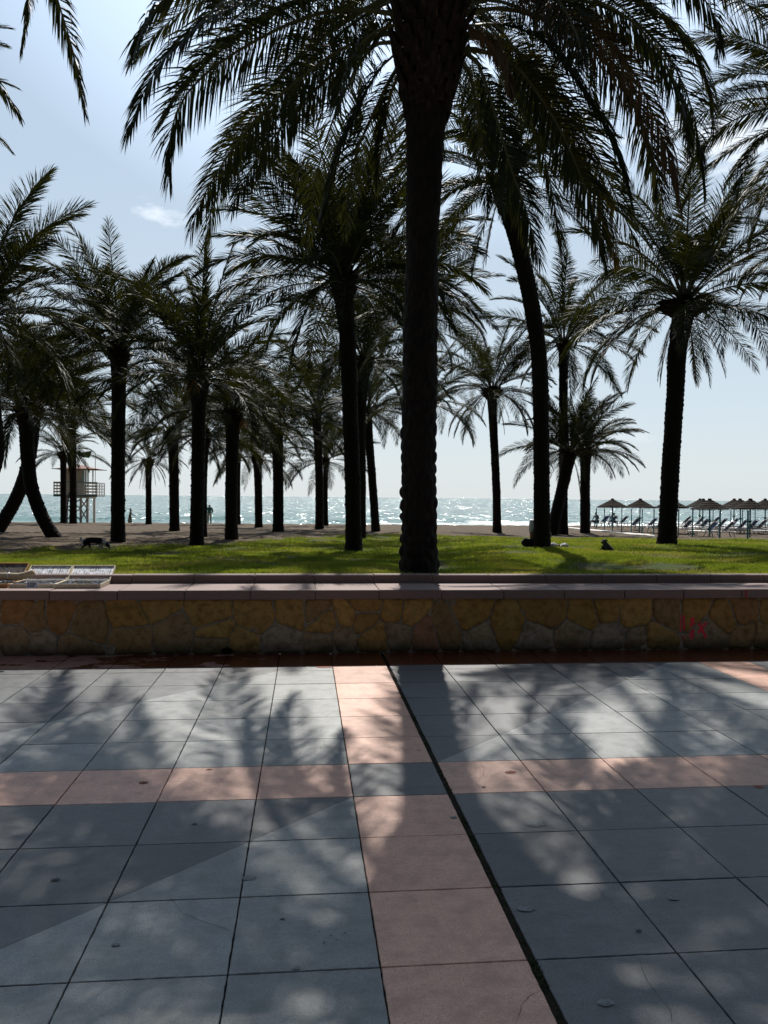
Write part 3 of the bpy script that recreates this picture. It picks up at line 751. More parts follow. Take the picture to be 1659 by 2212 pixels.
def palm(base, way, reach, label, n=44, lo=-38, hi=86, dead=0, seed=0, bulb=1.0, wpx=30, fruit=0, group='date palms on the beach lawn', yellow=False, azs=None, drop_side=None, ytop=0, bulbr=None):
    """base, way: pixels of the trunk; reach: length of the fronds in pixels"""
    g = random.Random(seed*17+5)
    B = on_ground(*base) if len(base) == 2 else Vector(base)
    k = math.sqrt(B.x**2+B.y**2)/F        # metres per pixel at the palm
    k = (B-CAM).dot(fw)/F
    path = [Vector((0, 0, -.12))]+[at_y(w[0], w[1], B.y+(ytop*(i+1)/len(way)))-B for i, w in enumerate(way)]
    if len(base) == 2 and abs(path[0].x) < .01: pass
    P = catmull(path, 24)
    root = empty('palm_tree', B, label=label, cat='palm tree', group=group)
    r = wpx*k/2
    H = P[-1].z
    rings = max(.075, min(.13, .11*(r/.2)))
    tr_ = trunk_mesh(P, [(0, r*1.22), (.05, r*1.08), (.12, r), (.6, r*.98), (.86, r*1.05), (1, r*1.25)], rings, 36 if wpx > 16 else 22, r*.17, seed*3.3, 4 if wpx > 16 else 3)
    link('trunk', tr_, root)
    cr = link('crown', BULB[seed % 3], root, P[-1]-Vector((0, 0, .32*bulb)))
    bs = r*1.25/.2 if bulbr is None else bulbr*k/.26
    cr.scale = (bs, bs, bulb*1.0); cr.rotation_euler = (0, 0, g.uniform(0, 6))
    L = reach*k
    cz = .55/1.0
    for q in range(n):
        t = (q+.5)/n
        e = min(79, hi-4-(hi-4-lo)*(t**1.15)+g.uniform(-9, 9))
        c = min(CLS, key=lambda x: abs(x-e))
        az = q*2.39996+g.uniform(-.25, .25)
        kind = 'leaf'
        o = bpy.data.objects.new('frond', FR[(c, g.randrange(3), kind)]); col.objects.link(o); o.parent = root
        rr_ = r*(.35+.75*t)
        o.location = P[-1]+Vector((math.cos(az)*rr_, math.sin(az)*rr_, .10+.28*(1-t)))
        ln = L*g.uniform(.88, 1.12)*(1.12 if e > 50 else 1)*(.88 if e < -10 else 1)
        o.scale = (ln, ln*(-1 if g.random() < .5 else 1), ln)
        o.rotation_euler = (g.uniform(-.12, .12), R(c-e)*.8, az)
        PALMS.append(o)
    for q in range(dead):
        az = q*2.39996+g.uniform(-.4, .4); c = g.choice((-48, -72, -72))
        o = bpy.data.objects.new('dead_frond', FR[(c, g.randrange(3), 'leaf_dead')]); col.objects.link(o); o.parent = root
        o.location = P[-1]+Vector((math.cos(az)*r*1.1, math.sin(az)*r*1.1, -.1)); ln = L*g.uniform(.35, .7); o.scale = (ln, ln, ln)
        o.rotation_euler = (0, 0, az); o['label'] = 'brown dead frond hanging under the crown'
    for q in range(fruit):
        az = g.uniform(0, 6.28); o = link('fruit_cluster', FRUIT, root, P[-1]+Vector((math.cos(az)*r*1.9, math.sin(az)*r*1.9, .1)))
    # fronds hang from the crown
    for ch in list(root.children):
        if ch.name.startswith(('frond', 'dead_frond', 'fruit')):
            ch.parent = cr
            ch.matrix_parent_inverse = (Matrix.Translation(cr.location) @ cr.rotation_euler.to_matrix().to_4x4() @ Matrix.Diagonal((*cr.scale, 1))).inverted()
    return root
# ------------------------------------------------------------------ the palms, nearest rows first
L_ = palm
L_((764,1190), [(762,1050),(757,900),(752,760),(742,625)], 312, 'tall date palm standing just left of the thickest trunk, with a full upright crown', 66, -12, seed=2, wpx=33, bulb=1.3)
L_((1440,1176), [(1449,1000),(1458,860),(1463,760),(1478,668)], 285, 'date palm with a wide flat nest of stubs below its crown, before the umbrellas', 46, -22, dead=10, seed=3, wpx=36, bulb=.45, bulbr=50)
L_((1171,1185), [(1170,1050),(1166,800),(1152,680),(1128,560),(1103,465),(1092,415)], 250, 'slender leaning date palm with a person sitting against its trunk', 42, -30, seed=4, wpx=33, dead=5, bulb=1.1)
L_((255,1172), [(255,1050),(256,900),(257,770)], 222, 'date palm behind the black and white dog, with upright feathery fronds', 44, -8, seed=5, wpx=28)
L_((425,1180), [(427,1050),(429,930),(430,830)], 245, 'date palm left of centre with orange fruit stalks and a stubby thick neck', 44, -8, seed=6, wpx=28, fruit=2, bulb=1.3)
L_((500,1167), [(500,1050),(502,960),(503,905)], 165, 'date palm with orange fruit among a low round crown', 40, -14, seed=7, wpx=26, fruit=3)
L_((122,1161), [(92,1118),(70,1060),(61,1000),(56,900)], 235, 'date palm whose bent trunk sweeps up from the right foot of the crossing pair', 40, -6, seed=8, wpx=27, bulb=1.2)
L_((-14,1150), [(20,1105),(46,1050),(64,985),(72,890)], 210, 'date palm whose bent trunk leans in from the left edge and crosses its neighbour', 36, -6, seed=9, wpx=27)
L_((779,1163), [(779,1000),(778,900),(788,790)], 180, 'date palm almost hidden behind the tall palm left of the thickest trunk', 38, -12, seed=10, wpx=22)
L_((893,1180), [(893,950),(895,800),(902,690)], 190, 'date palm hidden behind the thickest trunk, its fronds reaching out to the right', 38, -20, seed=11, wpx=26)
L_((377,1147), [(376,1050),(375,1000),(373,945)], 140, 'small date palm standing between the two walkers on the sand', 32, -14, seed=12, wpx=20)
L_((437,1158), [(437,1050),(440,950)], 150, 'date palm tucked behind the trunk left of centre, beside the standing man', 30, -14, seed=13, wpx=20)
L_((601,1148), [(601,1050),(600,990),(598,930)], 150, 'straight thick date palm left of the slim pair of trunks', 34, -14, seed=14, wpx=22)
L_((559,1140), [(558,1060),(556,995)], 110, 'short date palm with a bulging neck and dark drooping fronds', 28, -16, seed=15, wpx=16, dead=2)
L_((690,1143), [(690,1050),(687,960),(684,890)], 165, 'thicker left one of the slim pair of palms by the water', 34, -20, seed=16, wpx=17)
L_((704,1136), [(703,1060),(704,1000)], 120, 'thinner right one of the slim pair of palms by the water', 28, -20, seed=17, wpx=10)
L_((812,1148), [(806,1060),(798,960),(793,895)], 145, 'small palm leaning slightly left, just left of the thickest trunk', 32, -20, seed=18, wpx=17)
L_((1074,1150), [(1072,1050),(1066,930),(1062,850)], 150, 'date palm standing alone right of the thickest trunk, with a ragged neck of stubs', 36, -34, seed=19, wpx=17, dead=6, bulbr=21)
L_((1217,1154), [(1217,1000),(1217,850),(1218,750)], 185, 'tall straight palm behind the leaning one', 38, -34, seed=20, wpx=18)
L_((1190,1156), [(1205,1095),(1218,1040),(1229,985)], 140, 'short palm with a curved trunk leaning right behind the seated person', 34, -4, seed=21, wpx=24, dead=3)
L_((1264,1152), [(1264,1060),(1265,980)], 118, 'short thick palm left of the first thatched umbrella', 32, -4, seed=22, wpx=20, bulb=1.2)
L_((321,1133), [(321,1060),(321,1000)], 80, 'little palm with long drooping dead fronds beside the walking woman', 26, -52, seed=23, wpx=12, dead=7, bulbr=12)
L_((158,1132), [(158,1050),(156,915)], 95, 'dark palm in front of the lifeguard tower cabin', 30, 2, seed=24, wpx=14)
L_((137,1130), [(137,1060),(137,985)], 90, 'slim palm at the ladder end of the lifeguard tower', 26, -10, seed=25, wpx=12, bulbr=12)
L_((513,1133), [(513,1050),(514,970)], 105, 'small palm peeping out behind the round crowned palm', 26, -10, seed=26, wpx=12)
L_((930,1160), [(928,1000),(925,880)], 130, 'small palm behind the right side of the thickest trunk', 30, -14, seed=27, wpx=14)
L_((-55,1185), [(-30,1050),(-10,960),(-38,700)], 290, 'large date palm at the left edge with upright fronds and pale fruit stalks', 46, -20, seed=28, wpx=34, fruit=2)
# palms nearer the promenade whose crowns only reach in at the edges of the view
def far_palm(cx_, cy_, y, reach, label, seed, n=46, lo=-40, wpx=40, yellow=False, ybase=None):
    top = at_y(cx_, cy_, y); z = ground_z(top.x, y)
    L_((top.x, y, z), [(cx_, cy_+(1230-cy_)*.66), (cx_, cy_+(1230-cy_)*.33), (cx_, cy_)], reach, label, n, lo, seed=seed, wpx=wpx)
far_palm(1790, 265, 12.5, 330, 'large palm past the right edge whose fronds reach into the view high up', 31, wpx=52)
far_palm(1735, 560, 19, 150, 'yellow green palm past the right edge, halfway up the view', 32, wpx=30)
far_palm(-262, 250, 12, 260, 'palm past the left edge with one frond tip showing against the sky', 33, wpx=50)
# ------------------------------------------------------------------ the nearest palm, frond by frond
B = on_ground(906, 1239); kk = (B-CAM).dot(fw)/F
yb = B.y
path = [Vector((0, 0, -.1))]+[at_y(x, y, yb)-B for x, y in ((906,1120), (904,1000), (906,850), (909,700), (912,520), (916,380), (920,260), (926,150), (932,40), (936,-30))]
P = catmull(path, 60)
root = empty('palm_tree', B, label='nearest and thickest palm, right behind the bench wall, its crown cut by the top edge', cat='palm tree', group='date palms on the beach lawn')
w = kk/2
Hh = P[-1].z
def hfrac(py): return (at_y(906, py, yb).z-B.z)/Hh
rads = [(0, 40*w*2*.53), (hfrac(1130), 36*w*1.04), (hfrac(1000), 37*w), (hfrac(700), 37.5*w), (hfrac(520), 35*w), (hfrac(400), 38*w), (hfrac(300), 40*w), (hfrac(262), 44*w), (hfrac(200), 52*w), (hfrac(120), 58*w), (1, 62*w)]
rads = [(a, b*1.0*2*.5*1.93) for a, b in rads]
link('trunk', trunk_mesh(P, rads, .140, 120, .036, 1.7, 12), root)
cr_loc = at_y(922, 235, yb)-B
mb = MB(); g = random.Random(5); npt = 150
for k in range(npt):
    t = (k+.5)/npt; py = 262-t*330; c = at_y(921+t*16, py, yb)-B-cr_loc; a = k*2.39996
    r_ = (50+min(1, t*2.6)*27)*kk*(1 if t < .8 else 1-(t-.8)*1.5)
    tilt = R(16+26*t+g.uniform(-8, 8))
    ax = Vector((math.cos(a)*math.sin(tilt), math.sin(a)*math.sin(tilt), math.cos(tilt))); tg = Vector((-math.sin(a), math.cos(a), 0)); n_ = tg.cross(ax)
    p0 = c+Vector((math.cos(a)*r_*.88, math.sin(a)*r_*.88, 0)); L = g.uniform(.16, .30); w0 = .085; w1 = .05*g.uniform(.7, 1.1); th = .03
    vs_ = []
    for (q, ww, hh) in ((0, w0, th), (.3, w0*.85, th*1.1), (.7, w1*1.15, th), (1, w1, th*.6)):
        cc_ = p0+ax*L*q+n_*(-.02*q*q)
        j = lambda: Vector((g.uniform(-.006, .006), g.uniform(-.006, .006), g.uniform(-.012, .012)))
        vs_ += [cc_-tg*ww+j(), cc_-tg*ww*.4-n_*hh+j(), cc_+tg*ww*.4-n_*hh+j(), cc_+tg*ww+j(), cc_+n_*hh*.5]
    fs_ = [(o*5+i, o*5+(i+1) % 5, o*5+5+(i+1) % 5, o*5+5+i) for o in range(3) for i in range(5)]+[(15,16,17,18,19)]
    mb.add(vs_, fs_)
crown = mb.build('crown', M['boot'], root, loc=cr_loc)
base0 = B+cr_loc
C0 = lambda x, y: at_y(x, y, yb)
def near_frond(pts, dy, seed, leaf='leaf', n=120, Lm=.5, wd=.026, hang=.7, bare=.03, rr=.026, start=.16, fold=.25, sag=0):
    """pts: pixels from crown to tip; dy: metres the tip lies nearer (-) or farther (+) than the trunk"""
    W_ = [at_y(p[0], p[1], yb+dy*(i/(len(pts)-1))**1.1) for i, p in enumerate(pts)]
    C = catmull(W_, 26)
    o0 = C[0]
    ar = frond_arrays([p-o0 for p in C], int(n*1.5), Lm*1.1, wd*.86, seed, hang=hang, bare=bare, rr=rr, start=start, fold=fold, roll=(1 if pts[-1][0] > 930 else -1)*(.5+.5*((seed*37) % 10)/10)*(1 if seed % 4 else -1))
    return link('frond' if leaf != 'leaf_dead' else 'dead_frond', frond_me('frond', ar, leaf), crown, o0-base0)
NF = [  # left side
 ([(900,-25),(760,-40),(620,-25),(500,15),(400,80),(325,170),(272,298)], -.7, 'leaf', .45),
 ([(890,40),(820,25),(730,22),(640,45),(545,92),(455,150),(395,215),(368,290),(366,395)], -.3, 'leaf', .52),
 ([(888,80),(829,72),(740,105),(650,168),(585,225),(525,290),(470,370),(432,440),(412,500)], .2, 'leaf', .44),
 ([(890,100),(829,90),(760,130),(690,185),(625,255),(570,325),(530,385),(500,455)], .8, 'leaf', .38),
 ([(893,130),(850,118),(805,170),(765,250),(735,320),(712,400),(695,470)], 1.1, 'leaf', .40),
 ([(900,60),(850,55),(800,75),(765,110),(742,160),(730,235)], -1.4, 'leaf', .40),
 ([(900,-70),(760,-120),(600,-130),(470,-80),(370,-20),(310,60),(288,125)], -1.8, 'leaf', .45),
 ([(895,160),(865,160),(845,200),(832,260),(822,330),(815,400)], 1.2, 'leaf', .33),
 ([(905,20),(800,-40),(700,-60),(600,-50),(500,-10),(430,50)], -2.2, 'leaf', .42),
 ([(895,110),(855,150),(800,260),(770,330),(752,420),(745,500)], 1.9, 'leaf', .36),
 ([(890,20),(800,-15),(700,-10),(610,10),(530,60),(480,120),(455,200)], 1.8, 'leaf', .42),
 # right side
 ([(975,110),(1030,108),(1110,140),(1180,230),(1225,310),(1262,400),(1290,480),(1305,560)], -.5, 'leaf', .50),
 ([(975,60),(1080,50),(1180,90),(1255,190),(1305,270),(1340,350),(1362,430)], .3, 'leaf', .46),
 ([(970,120),(1020,118),(1055,200),(1082,290),(1106,370),(1135,450),(1165,560)], -.9, 'leaf', .42),
 ([(975,0),(1130,-5),(1255,45),(1355,135),(1412,250),(1448,345),(1470,440)], -.8, 'leaf_dead', .48),
 ([(975,-20),(1180,-15),(1330,25),(1430,100),(1492,225),(1512,320),(1520,410)], -.4, 'leaf', .50),
 ([(975,-40),(1180,-60),(1320,-30),(1430,35),(1500,110),(1535,200),(1542,280)], .6, 'leaf', .46),
 ([(975,-60),(1150,-120),(1320,-110),(1450,-60),(1520,-5),(1552,60),(1548,120)], -1.1, 'leaf', .42),
 ([(975,90),(1050,80),(1130,120),(1200,200),(1260,290),(1310,380),(1350,470),(1375,530)], .8, 'leaf', .46),
 ([(970,130),(1005,140),(1025,200),(1040,290),(1050,380),(1052,450)], 1.4, 'leaf', .34),
 ([(975,40),(1090,15),(1200,50),(1290,110),(1360,200),(1400,300),(1420,400),(1425,470)], .9, 'leaf', .48),
 ([(972,20),(1060,0),(1150,30),(1215,80),(1262,150),(1290,230)], 2.2, 'leaf', .42),
 ([(980,10),(1120,-35),(1260,-10),(1370,50),(1440,140),(1475,230),(1490,330)], -1.3, 'leaf', .46),
 ([(975,70),(1010,60),(1060,90),(1090,130),(1102,200)], -.6, 'leaf_dead', .30),
 ([(960,-30),(1000,-80),(1100,-90),(1190,-20),(1240,60),(1260,130)], -1.8, 'leaf', .42),
 ([(975,30),(1100,20),(1230,70),(1330,160),(1390,270),(1418,370),(1440,470)], .2, 'leaf', .5),
]
for i, (pts, dy, lf, Lm) in enumerate(NF):
    near_frond(pts, dy, 100+i, lf, n=int(118*(len(pts)/8)**.6), Lm=Lm, hang=.42 if lf == 'leaf' else 1.0)
tipy = near_frond([(975,85),(1040,70),(1120,110),(1200,215),(1262,340),(1302,450),(1330,560)], -.1, 150, 'leaf_yellow', Lm=.44)
# the rest of the crown, above the picture
top = Vector((P[-1]))
for q in range(50):
    t = (q+.5)/50; e = 84-66*t+g.uniform(-6, 6); c = min(CLS, key=lambda x: abs(x-e)); az = q*2.39996+.4
    dg_ = math.degrees(az) % 360
    if 150 < dg_ < 290: continue
    if 90 < dg_ <= 175 and q % 2: continue
    c = max(c, -4); o = bpy.data.objects.new('frond', FRN[(c, g.randrange(3))]); col.objects.link(o); o.parent = crown
    o.location = top-cr_loc+Vector((math.cos(az)*.25, math.sin(az)*.25, .5-.3*t)); ln = 4.2*g.uniform(.88, 1.08); o.scale = (ln, ln, ln)
    o.rotation_euler = (0, R(c-e)*.8, az)
for q in range(18):                    # the seaward side, low and wide
    az = math.pi/2+(q-8.5)/8.5*1.1+g.uniform(-.1, .1); e = g.uniform(-2, 46); c = min(CLS[:7], key=lambda x: abs(x-e))
    o = bpy.data.objects.new('frond', FRN[(c, g.randrange(3))]); col.objects.link(o); o.parent = crown
    o.location = top-cr_loc+Vector((math.cos(az)*.3, math.sin(az)*.3, .1)); ln = 4.3*g.uniform(.88, 1.12); o.scale = (ln, ln, ln)
    o.rotation_euler = (0, R(c-e)*.8, az)
for q in range(16):                    # unseen fronds added on the promenade side, right half, to shade the paving
    az = R(278+q*5.6)+g.uniform(-.05, .05); e = 22+(q*29 % 44); c = min(CLS[:7], key=lambda x: abs(x-e))
    o = bpy.data.objects.new('frond', FRN[(c, g.randrange(3))]); col.objects.link(o); o.parent = crown
    o.location = top-cr_loc+Vector((math.cos(az)*.3, math.sin(az)*.3, .35)); ln = 4.4*g.uniform(.92, 1.08); o.scale = (ln, ln, ln)
    o.rotation_euler = (0, R(c-e)*.8, az)
# a second near palm left of the view, whose drooping frond tips hang into the upper left corner
PB = Vector((-3.9, 9.3, ground_z(-3.9, 9.3)))
root2 = empty('palm_tree', PB, label='tall palm above the upper left corner, only its hanging frond tips showing', cat='palm tree', group='date palms on the beach lawn')
Hp = 8.3
link('trunk', trunk_mesh(catmull([(-1.6,0,-.1),(-1.5,.2,3),(-1.0,.1,6),(-.3,0,Hp)], 30), [(0,.26),(.1,.21),(.8,.21),(1,.3)], .11, 48, .034, 9, 5), root2)
cr2 = link('crown', BULB[1], root2, (-.3, 0, Hp-.3)); cr2.scale = (1.5, 1.5, 1)
PC = PB+Vector((-.3, 0, Hp))
def hang_frond(pts, ys_, seed, Lm=.42):
    W_ = [PC+Vector((.1, 0, .3))]+[at_y(p[0], p[1], y) for p, y in zip(pts, ys_)]
    C = catmull(W_, 26); o0 = C[0]
    ar = frond_arrays([p-o0 for p in C], 180, Lm, .022, seed, hang=.42, bare=.03, rr=.024, start=.16, fold=.25, roll=.7)
    o = link('frond', frond_me('frond', ar), root2, o0-PB); o.parent = cr2
    o.matrix_parent_inverse = (Matrix.Translation(cr2.location) @ Matrix.Diagonal((*cr2.scale, 1))).inverted()
hang_frond([(60,-420),(95,-180),(120,-20),(150,80),(172,170),(182,240)], [9.1,8.8,8.5,8.3,8.2,8.15], 201, .40)
hang_frond([(20,-400),(60,-200),(70,-80),(62,0),(52,60),(45,110)], [9.2,9.4,9.6,9.6,9.6,9.6], 202, .32)
hang_frond([(-80,-380),(-110,-150),(-80,60),(-30,150),(10,200),(42,250)], [9.0,8.8,8.6,8.5,8.5,8.5], 203, .34)
for q in range(16):
    t = (q+.5)/16; e = 84-70*t+g.uniform(-6, 6); c = min(CLS, key=lambda x: abs(x-e)); az = q*2.39996+1.1
    if -2.4 < ((az+math.pi) % (2*math.pi)-math.pi) < 1.0 and e < 40: continue
    o = bpy.data.objects.new('frond', FRN[(max(c, -4), g.randrange(3))]); col.objects.link(o); o.parent = cr2
    o.matrix_parent_inverse = (Matrix.Translation(cr2.location) @ Matrix.Diagonal((*cr2.scale, 1))).inverted()
    o.location = Vector((-.3+math.cos(az)*.2, math.sin(az)*.2, Hp+.3)); ln = 3.3*g.uniform(.88, 1.08); o.scale = (ln, ln, ln)
    o.rotation_euler = (0, R(c-e)*.8, az)
# ------------------------------------------------------------------ bodies: skinned skeletons turned into one mesh
def skin(name, joints, edges, mat, parent=None, sub=2, loc=None, fix=None):
    """joints: name -> (x, y, z, r) or (x, y, z, rx, ry); first joint is the root"""
    names = list(joints); me = bpy.data.meshes.new(name)
    me.from_pydata([joints[n][:3] for n in names], [(names.index(a), names.index(b)) for a, b in edges], [])
    o = bpy.data.objects.new(name, me); col.objects.link(o)
    sm_ = o.modifiers.new('s', 'SKIN'); sm_.use_smooth_shade = True
    if not me.skin_vertices: me.skin_vertices.new()
    sv_ = me.skin_vertices[0].data
    for i, n in enumerate(names):
        j = joints[n]; sv_[i].radius = (j[3], j[4] if len(j) > 4 else j[3]); sv_[i].use_root = (i == 0)
    ss_ = o.modifiers.new('u', 'SUBSURF'); ss_.levels = sub; ss_.render_levels = sub
    bpy.context.view_layer.update()
    dg = bpy.context.evaluated_depsgraph_get(); out = bpy.data.meshes.new_from_object(o.evaluated_get(dg))
    bpy.data.objects.remove(o); out.name = name
    out.materials.clear()
    mats = mat if isinstance(mat, (list, tuple)) else [mat]
    for mm in mats: out.materials.append(mm)
    out.polygons.foreach_set('use_smooth', [True]*len(out.polygons))
    if fix:
        for p_ in out.polygons: p_.material_index = fix(p_.center)
    return link(name, out, parent, loc)
def chain(*ns): return list(zip(ns, ns[1:]))
for nm, c in (('skin', (.33, .17, .105)), ('skin_tan', (.17, .085, .05)), ('hair', (.012, .009, .007)), ('teal_cloth', (.03, .16, .15)), ('pale_trousers', (.42, .45, .42)), ('sage_skirt', (.17, .24, .20)),
              ('dark_cloth', (.014, .015, .02)), ('white_cloth', (.72, .72, .7)), ('navy_shorts', (.015, .016, .025)), ('black_fur', (.010, .009, .010)), ('white_fur', (.72, .68, .62)), ('grey_fur', (.030, .030, .033)),
              ('light_fur', (.22, .22, .22)), ('white_plastic', (.74, .75, .76)), ('blue_mesh', (.020, .055, .16)), ('teal_paint', (.015, .17, .20)), ('cream_paint', (.74, .70, .58)), ('white_paint', (.8, .8, .77)),
              ('roof_brown', (.20, .085, .055)), ('tray_wood', (.62, .54, .40)), ('orange_wood', (.45, .23, .08)), ('white_pad', (.80, .81, .85)), ('beige_velvet', (.42, .34, .24)), ('grey_pad', (.10, .085, .075)),
              ('paper', (.75, .78, .88)), ('ink', (.006, .008, .045)), ('flag_green', (.015, .16, .09)), ('concrete', (.55, .52, .48)), ('steel', (.35, .35, .36)), ('bag_white', (.78, .78, .78)), ('brown_cloth', (.06, .035, .03)), ('glass_bottle', (.02, .05, .03))):
    M[nm] = simple(nm, c, {'white_plastic': .35, 'teal_paint': .4}.get(nm, .75), .4, 40, .18)
M['skin'] = simple('skin', (.33, .17, .105), .5, .4, 20, .1)
def human(root, J, clothes, hair, face=(0, -1, 0), skinm='skin', sc=1):
    """J holds hip, chest, neck, head and the limb joints; every joint is (x, y, z)"""
    def r(n, a, b=None): return (*J[n], a*sc, (b or a)*sc)
    fx = Vector(face).normalized()*sc; hd = Vector(J['head'])
    jj = {'hip': r('hip', .135, .105), 'waist': r('waist', .12, .095), 'chest': r('chest', .155, .11), 'neck': r('neck', .055), 'head': r('head', .085, .095)}
    jj['crown'] = (*(hd+Vector((0, 0, .09*sc))), .075*sc, .08*sc); jj['chin'] = (*(hd+fx*.045-Vector((0, 0, .075*sc))), .045*sc, .045*sc)
    ed = chain('hip', 'waist', 'chest', 'neck', 'head', 'crown')+[('head', 'chin')]
    for s in ('l', 'r'):
        jj['sh'+s] = r('sh'+s, .062); jj['el'+s] = r('el'+s, .042); jj['wr'+s] = r('wr'+s, .027)
        w_ = Vector(J['wr'+s]); e_ = Vector(J['el'+s]); d_ = (w_-e_).normalized(); sd_ = d_.cross(Vector((0, 0, 1)) if abs(d_.z) < .9 else Vector(fx)).normalized()
        jj['pa'+s] = (*(w_+d_*.07*sc), .035*sc, .018*sc); ed += chain('chest', 'sh'+s, 'el'+s, 'wr'+s, 'pa'+s)
        for q, (o_, L_q) in enumerate(((-.03, .075), (-.01, .09), (.01, .085), (.03, .065))):
            jj['f%d' % q+s] = (*(w_+d_*(.08+L_q)*sc+sd_*o_*sc), .008*sc, .008*sc); ed.append(('pa'+s, 'f%d' % q+s))
        jj['th'+s] = (*(w_+d_*.08*sc+sd_*-.055*sc), .010*sc, .010*sc); ed.append(('wr'+s, 'th'+s))
        jj['lg'+s] = r('lg'+s, .088); jj['kn'+s] = r('kn'+s, .058); jj['an'+s] = r('an'+s, .036); jj['to'+s] = r('to'+s, .034)
        ed += chain('hip', 'lg'+s, 'kn'+s, 'an'+s, 'to'+s)
    b = skin('body', jj, ed, M[skinm], root, 2)
    # face: nose, eyes, mouth, ears
    side = Vector(fx).cross(Vector((0, 0, 1))).normalized()
    mb = MB(); c = hd+fx*.10; mb.ball(c, .014*sc, .014*sc, .022*sc, 6, 5)
    for s in (-1, 1): mb.ball(hd+side*s*.088*sc+Vector((0, 0, .0)), .014*sc, .018*sc, .028*sc, 6, 5)
    mb.build('ears_and_nose', M[skinm], root, True)
    mb = MB()
    for s in (-1, 1): mb.ball(hd+fx*.088+side*s*.032*sc+Vector((0, 0, .02*sc)), .011*sc, nu=6, nv=5)
    mb.ball(hd+fx*.09-Vector((0, 0, .05*sc)), .02*sc, .012*sc, .006*sc, 6, 5)
    mb.build('eyes_and_mouth', M['hair'], root, True)
    h = {'a': (*(hd-fx*.018+Vector((0, 0, .075*sc))), .098*sc, .1*sc), 'b': (*(hd-fx*.055+Vector((0, 0, 0))), .085*sc, .075*sc), 'c': (*(hd-fx*.05-Vector((0, 0, (.06 if hair == 'short' else .16)*sc))), (.05 if hair == 'short' else .075)*sc, .05*sc)}
    if hair == 'bun': h['d'] = (*(hd-fx*.08+Vector((0, 0, .13*sc))), .05*sc, .05*sc); skin('hair', h, [('a', 'b'), ('a', 'd')], M['hair'], root, 2)
    else: skin('hair', h, [('a', 'b'), ('b', 'c')], M['hair'], root, 2)
    for nm, mat, ns, eds, gr_ in clothes:
        q = {n: (*jj[n][:3], jj[n][3]+gr_, jj[n][4]+gr_) for n in ns}
        skin(nm, q, eds, M[mat], root, 2)
def person(loc, rz, label, **k):
    return empty('person', loc, rz, label=label, cat='person')
TROUS = (['hip', 'lgl', 'knl', 'anl', 'lgr', 'knr', 'anr', 'waist'], [('hip', 'waist')]+chain('hip', 'lgl', 'knl', 'anl')+chain('hip', 'lgr', 'knr', 'anr'))
SHORTS = (['hip', 'lgl', 'knl', 'lgr', 'knr'], chain('hip', 'lgl', 'knl')+chain('hip', 'lgr', 'knr'))
SHIRT = (['chest', 'waist', 'hip', 'shl', 'ell', 'shr', 'elr'], chain('chest', 'waist', 'hip')+chain('chest', 'shl', 'ell')+chain('chest', 'shr', 'elr'))
SHIRTL = (['chest', 'waist', 'hip', 'shl', 'ell', 'wrl', 'shr', 'elr', 'wrr'], chain('chest', 'waist', 'hip')+chain('chest', 'shl', 'ell', 'wrl')+chain('chest', 'shr', 'elr', 'wrr'))
def pt(px, py, d): P = at_y(px, py, d); return P
# walking woman, seen from the side, moving right; feet hidden by the crest of the sand
P = pt(281, 1099.6, 76); root = person((P.x, 76, P.z-1.66), 0, 'woman in a sage skirt walking along the shore with one arm stretched forward')
J = dict(hip=(0,0,.92), waist=(.02,0,1.08), chest=(.04,0,1.28), neck=(.06,0,1.43), head=(.09,0,1.54), shl=(.04,.17,1.36), ell=(.17,.2,1.15), wrl=(.40,.2,1.02), shr=(.04,-.17,1.36), elr=(-.02,-.2,1.12), wrr=(.12,-.2,.95),
         lgl=(0,.09,.86), knl=(.14,.1,.48), anl=(.10,.1,.08), tol=(.24,.1,.03), lgr=(0,-.09,.86), knr=(-.06,-.1,.47), anr=(-.26,-.1,.12), tor=(-.16,-.1,.03))
human(root, J, [('blouse', 'sage_skirt', *SHIRT, .018)], 'bun', (1, 0, 0), 'skin_tan')
sk = {'a': (0, 0, .98, .15, .13), 'b': (.0, 0, .7, .20, .17), 'c': (-.05, 0, .34, .27, .22)}
skin('skirt', sk, chain('a', 'b', 'c'), M['sage_skirt'], root)
MB().ball((.02, -.16, .98), .13, .06, .15).build('shoulder_bag', M['dark_cloth'], root, True)
# standing man seen from behind
P = pt(452.5, 1090, 68); gz = ground_z(P.x, 68); root = person((P.x, 68, P.z-1.75), 0, 'man in a teal top and pale trousers standing at the water with hands together')
J = dict(hip=(0,0,.95), waist=(0,0,1.12), chest=(0,0,1.36), neck=(0,.02,1.53), head=(0,.03,1.65), shl=(-.19,0,1.46), ell=(-.27,.02,1.18), wrl=(-.14,.2,1.04), shr=(.19,0,1.46), elr=(.28,.02,1.18), wrr=(.14,.2,1.04),
         lgl=(-.1,0,.9), knl=(-.11,.02,.5), anl=(-.12,0,.09), tol=(-.14,.12,.03), lgr=(.1,0,.9), knr=(.11,.02,.5), anr=(.12,0,.09), tor=(.15,.12,.03))
human(root, J, [('top', 'teal_cloth', *SHIRTL, .028), ('trousers', 'pale_trousers', *TROUS, .022)], 'short', (0, 1, 0), 'skin_tan')
